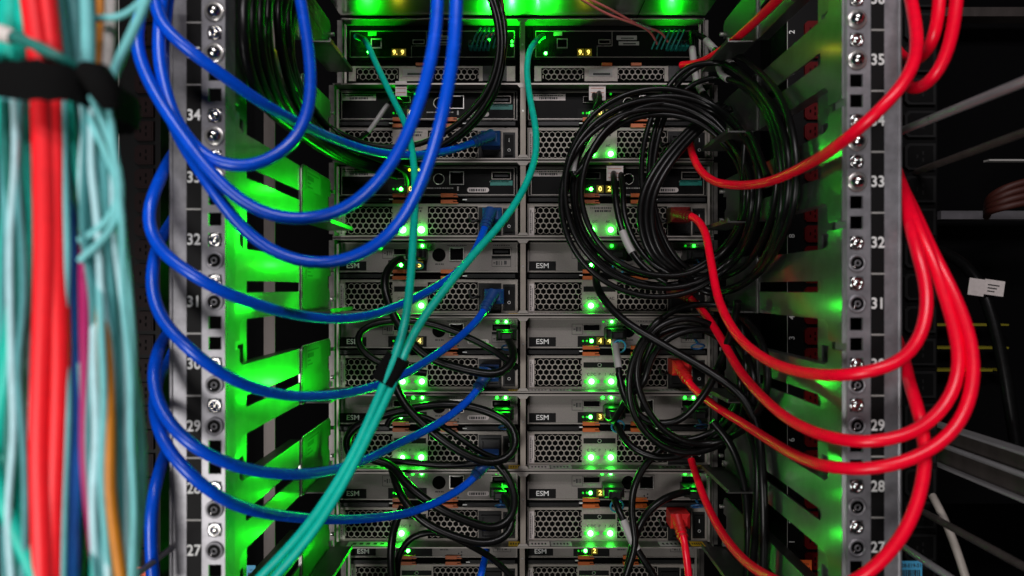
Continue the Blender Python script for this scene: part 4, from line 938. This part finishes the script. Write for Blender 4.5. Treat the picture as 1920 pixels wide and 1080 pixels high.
fg('thin pale strand near the left edge of the bundle', [(64, 190), (60, 320), (44, 460), (52, 620), (60, 760), (54, 900), (60, 1140)], 7, 'pale_cable', -.006)
fg('thin teal strand leaning right under the strap', [(128, 190), (140, 300), (160, 400), (176, 500), (172, 640), (178, 780), (176, 1140)], 7, 'teal_bright', -.004)
fg('slim pale strand between magenta and amber', [(156, 190), (170, 340), (178, 520), (176, 680, -.010), (182, 820, -.010), (174, 940, -.010), (186, 1140)], 7, 'pale_cable', -.007)
fg('white cable at the top right of the bundle', [(208, -60), (208, 30), (204, 80), (198, 150), (190, 220)], 10, 'white_cable', .006)
fg('yellow cable at the top of the bundle', [(186, -60), (189, 40), (188, 90), (184, 160)], 8, 'orange_cable', .012)
fg('thin cyan strand arching to the top from the bundle', [(300, -50), (268, 0), (240, 24), (212, 34), (182, 33), (160, 40)], 6, 'cyan_cable', .0)
fg('cyan strand coming down from the top into the strap', [(296, -60), (275, 0), (256, 45), (232, 95), (212, 140), (196, 200)], 9, 'cyan_cable', -.004)
fg('green teal strand crossing the top of the red pair', [(8, 62), (45, 75), (85, 95), (115, 112), (140, 128, .006)], 11, 'teal_deep', -.016)
b = MB(); b.tube([P(-40, 56, .284), P(-12, 58, .284), P(14, 66, .284), P(24, 70, .284)], .0038, 'white_cable', 12, lambda t: 1.05 - .25 * t); tag(b.build('cable_boot'), 'white plug boot at the upper left edge', 'plug boot')
rs = random.Random(5)
for i in range(16):
    kind = i % 2; x0 = rs.choice((8, 22, 40, 142, 150, 158, 168, 180, 192, 204)); pts = [(x0 * .55 + 85 + rs.uniform(-8, 8), 148)]
    if x0 < 60: pts = [(x0 + rs.uniform(-4, 4), 148)]
    for y in (300, 430, 560, 690, 820, 950, 1140): pts.append((x0 * (1 + (.22 if x0 > 100 else 0) * min(1, (y - 175) / 500)) + rs.uniform(-9, 9), y))
    fg('one of the thin dull teal strands packed within the bundle' if kind else 'one of the thin pale cyan strands packed within the bundle', pts, rs.uniform(4.5, 6.5), 'teal_grey' if kind else rs.choice(('cyan_cable', 'pale_cable')), rs.uniform(-.017, -.006))
# strap round the bundle
b = MB(); N = 40; vs = []
c0 = P(98, 150, .304); c0.z = P(0, 151, .276).z
for t in range(5):
    for i in range(N):
        a = 2 * math.pi * i / N; ca, sa = math.cos(a), math.sin(a)
        x = c0.x + .0287 * math.copysign(abs(ca) ** .55, ca); y = c0.y + .0315 * math.copysign(abs(sa) ** .55, sa)
        sag = .0007 * math.sin((x - c0.x) / .028 * 1.7) + .0006 * math.sin(x * 700)
        zz = c0.z + (.0077 - t * .00385) * (1 + .08 * math.sin(x * 220)) - sag
        bul = 1 + .025 * math.sin(t / 4 * math.pi)
        vs.append((c0.x + (x - c0.x) * bul, c0.y + (y - c0.y) * bul, zz))
b.add(vs, [(t * N + i, t * N + (i + 1) % N, (t + 1) * N + (i + 1) % N, (t + 1) * N + i) for t in range(4) for i in range(N)], 'velcro', True)
o = thing('velcro_strap', 'wide black velcro strap round the foreground bundle', 'strap', c0); b.build('band', o)
b = MB(); q = P(186, 158, .281); b.tube([q + Vector((-.006, 0, .006)), q + Vector((.0, -.002, .003)), q + Vector((.004, -.001, -.004)), q + Vector((.0045, .002, -.009))], .0052, 'velcro', 12, lambda t: .75 + .5 * math.sin(t * math.pi)); b.build('folded_end', o)
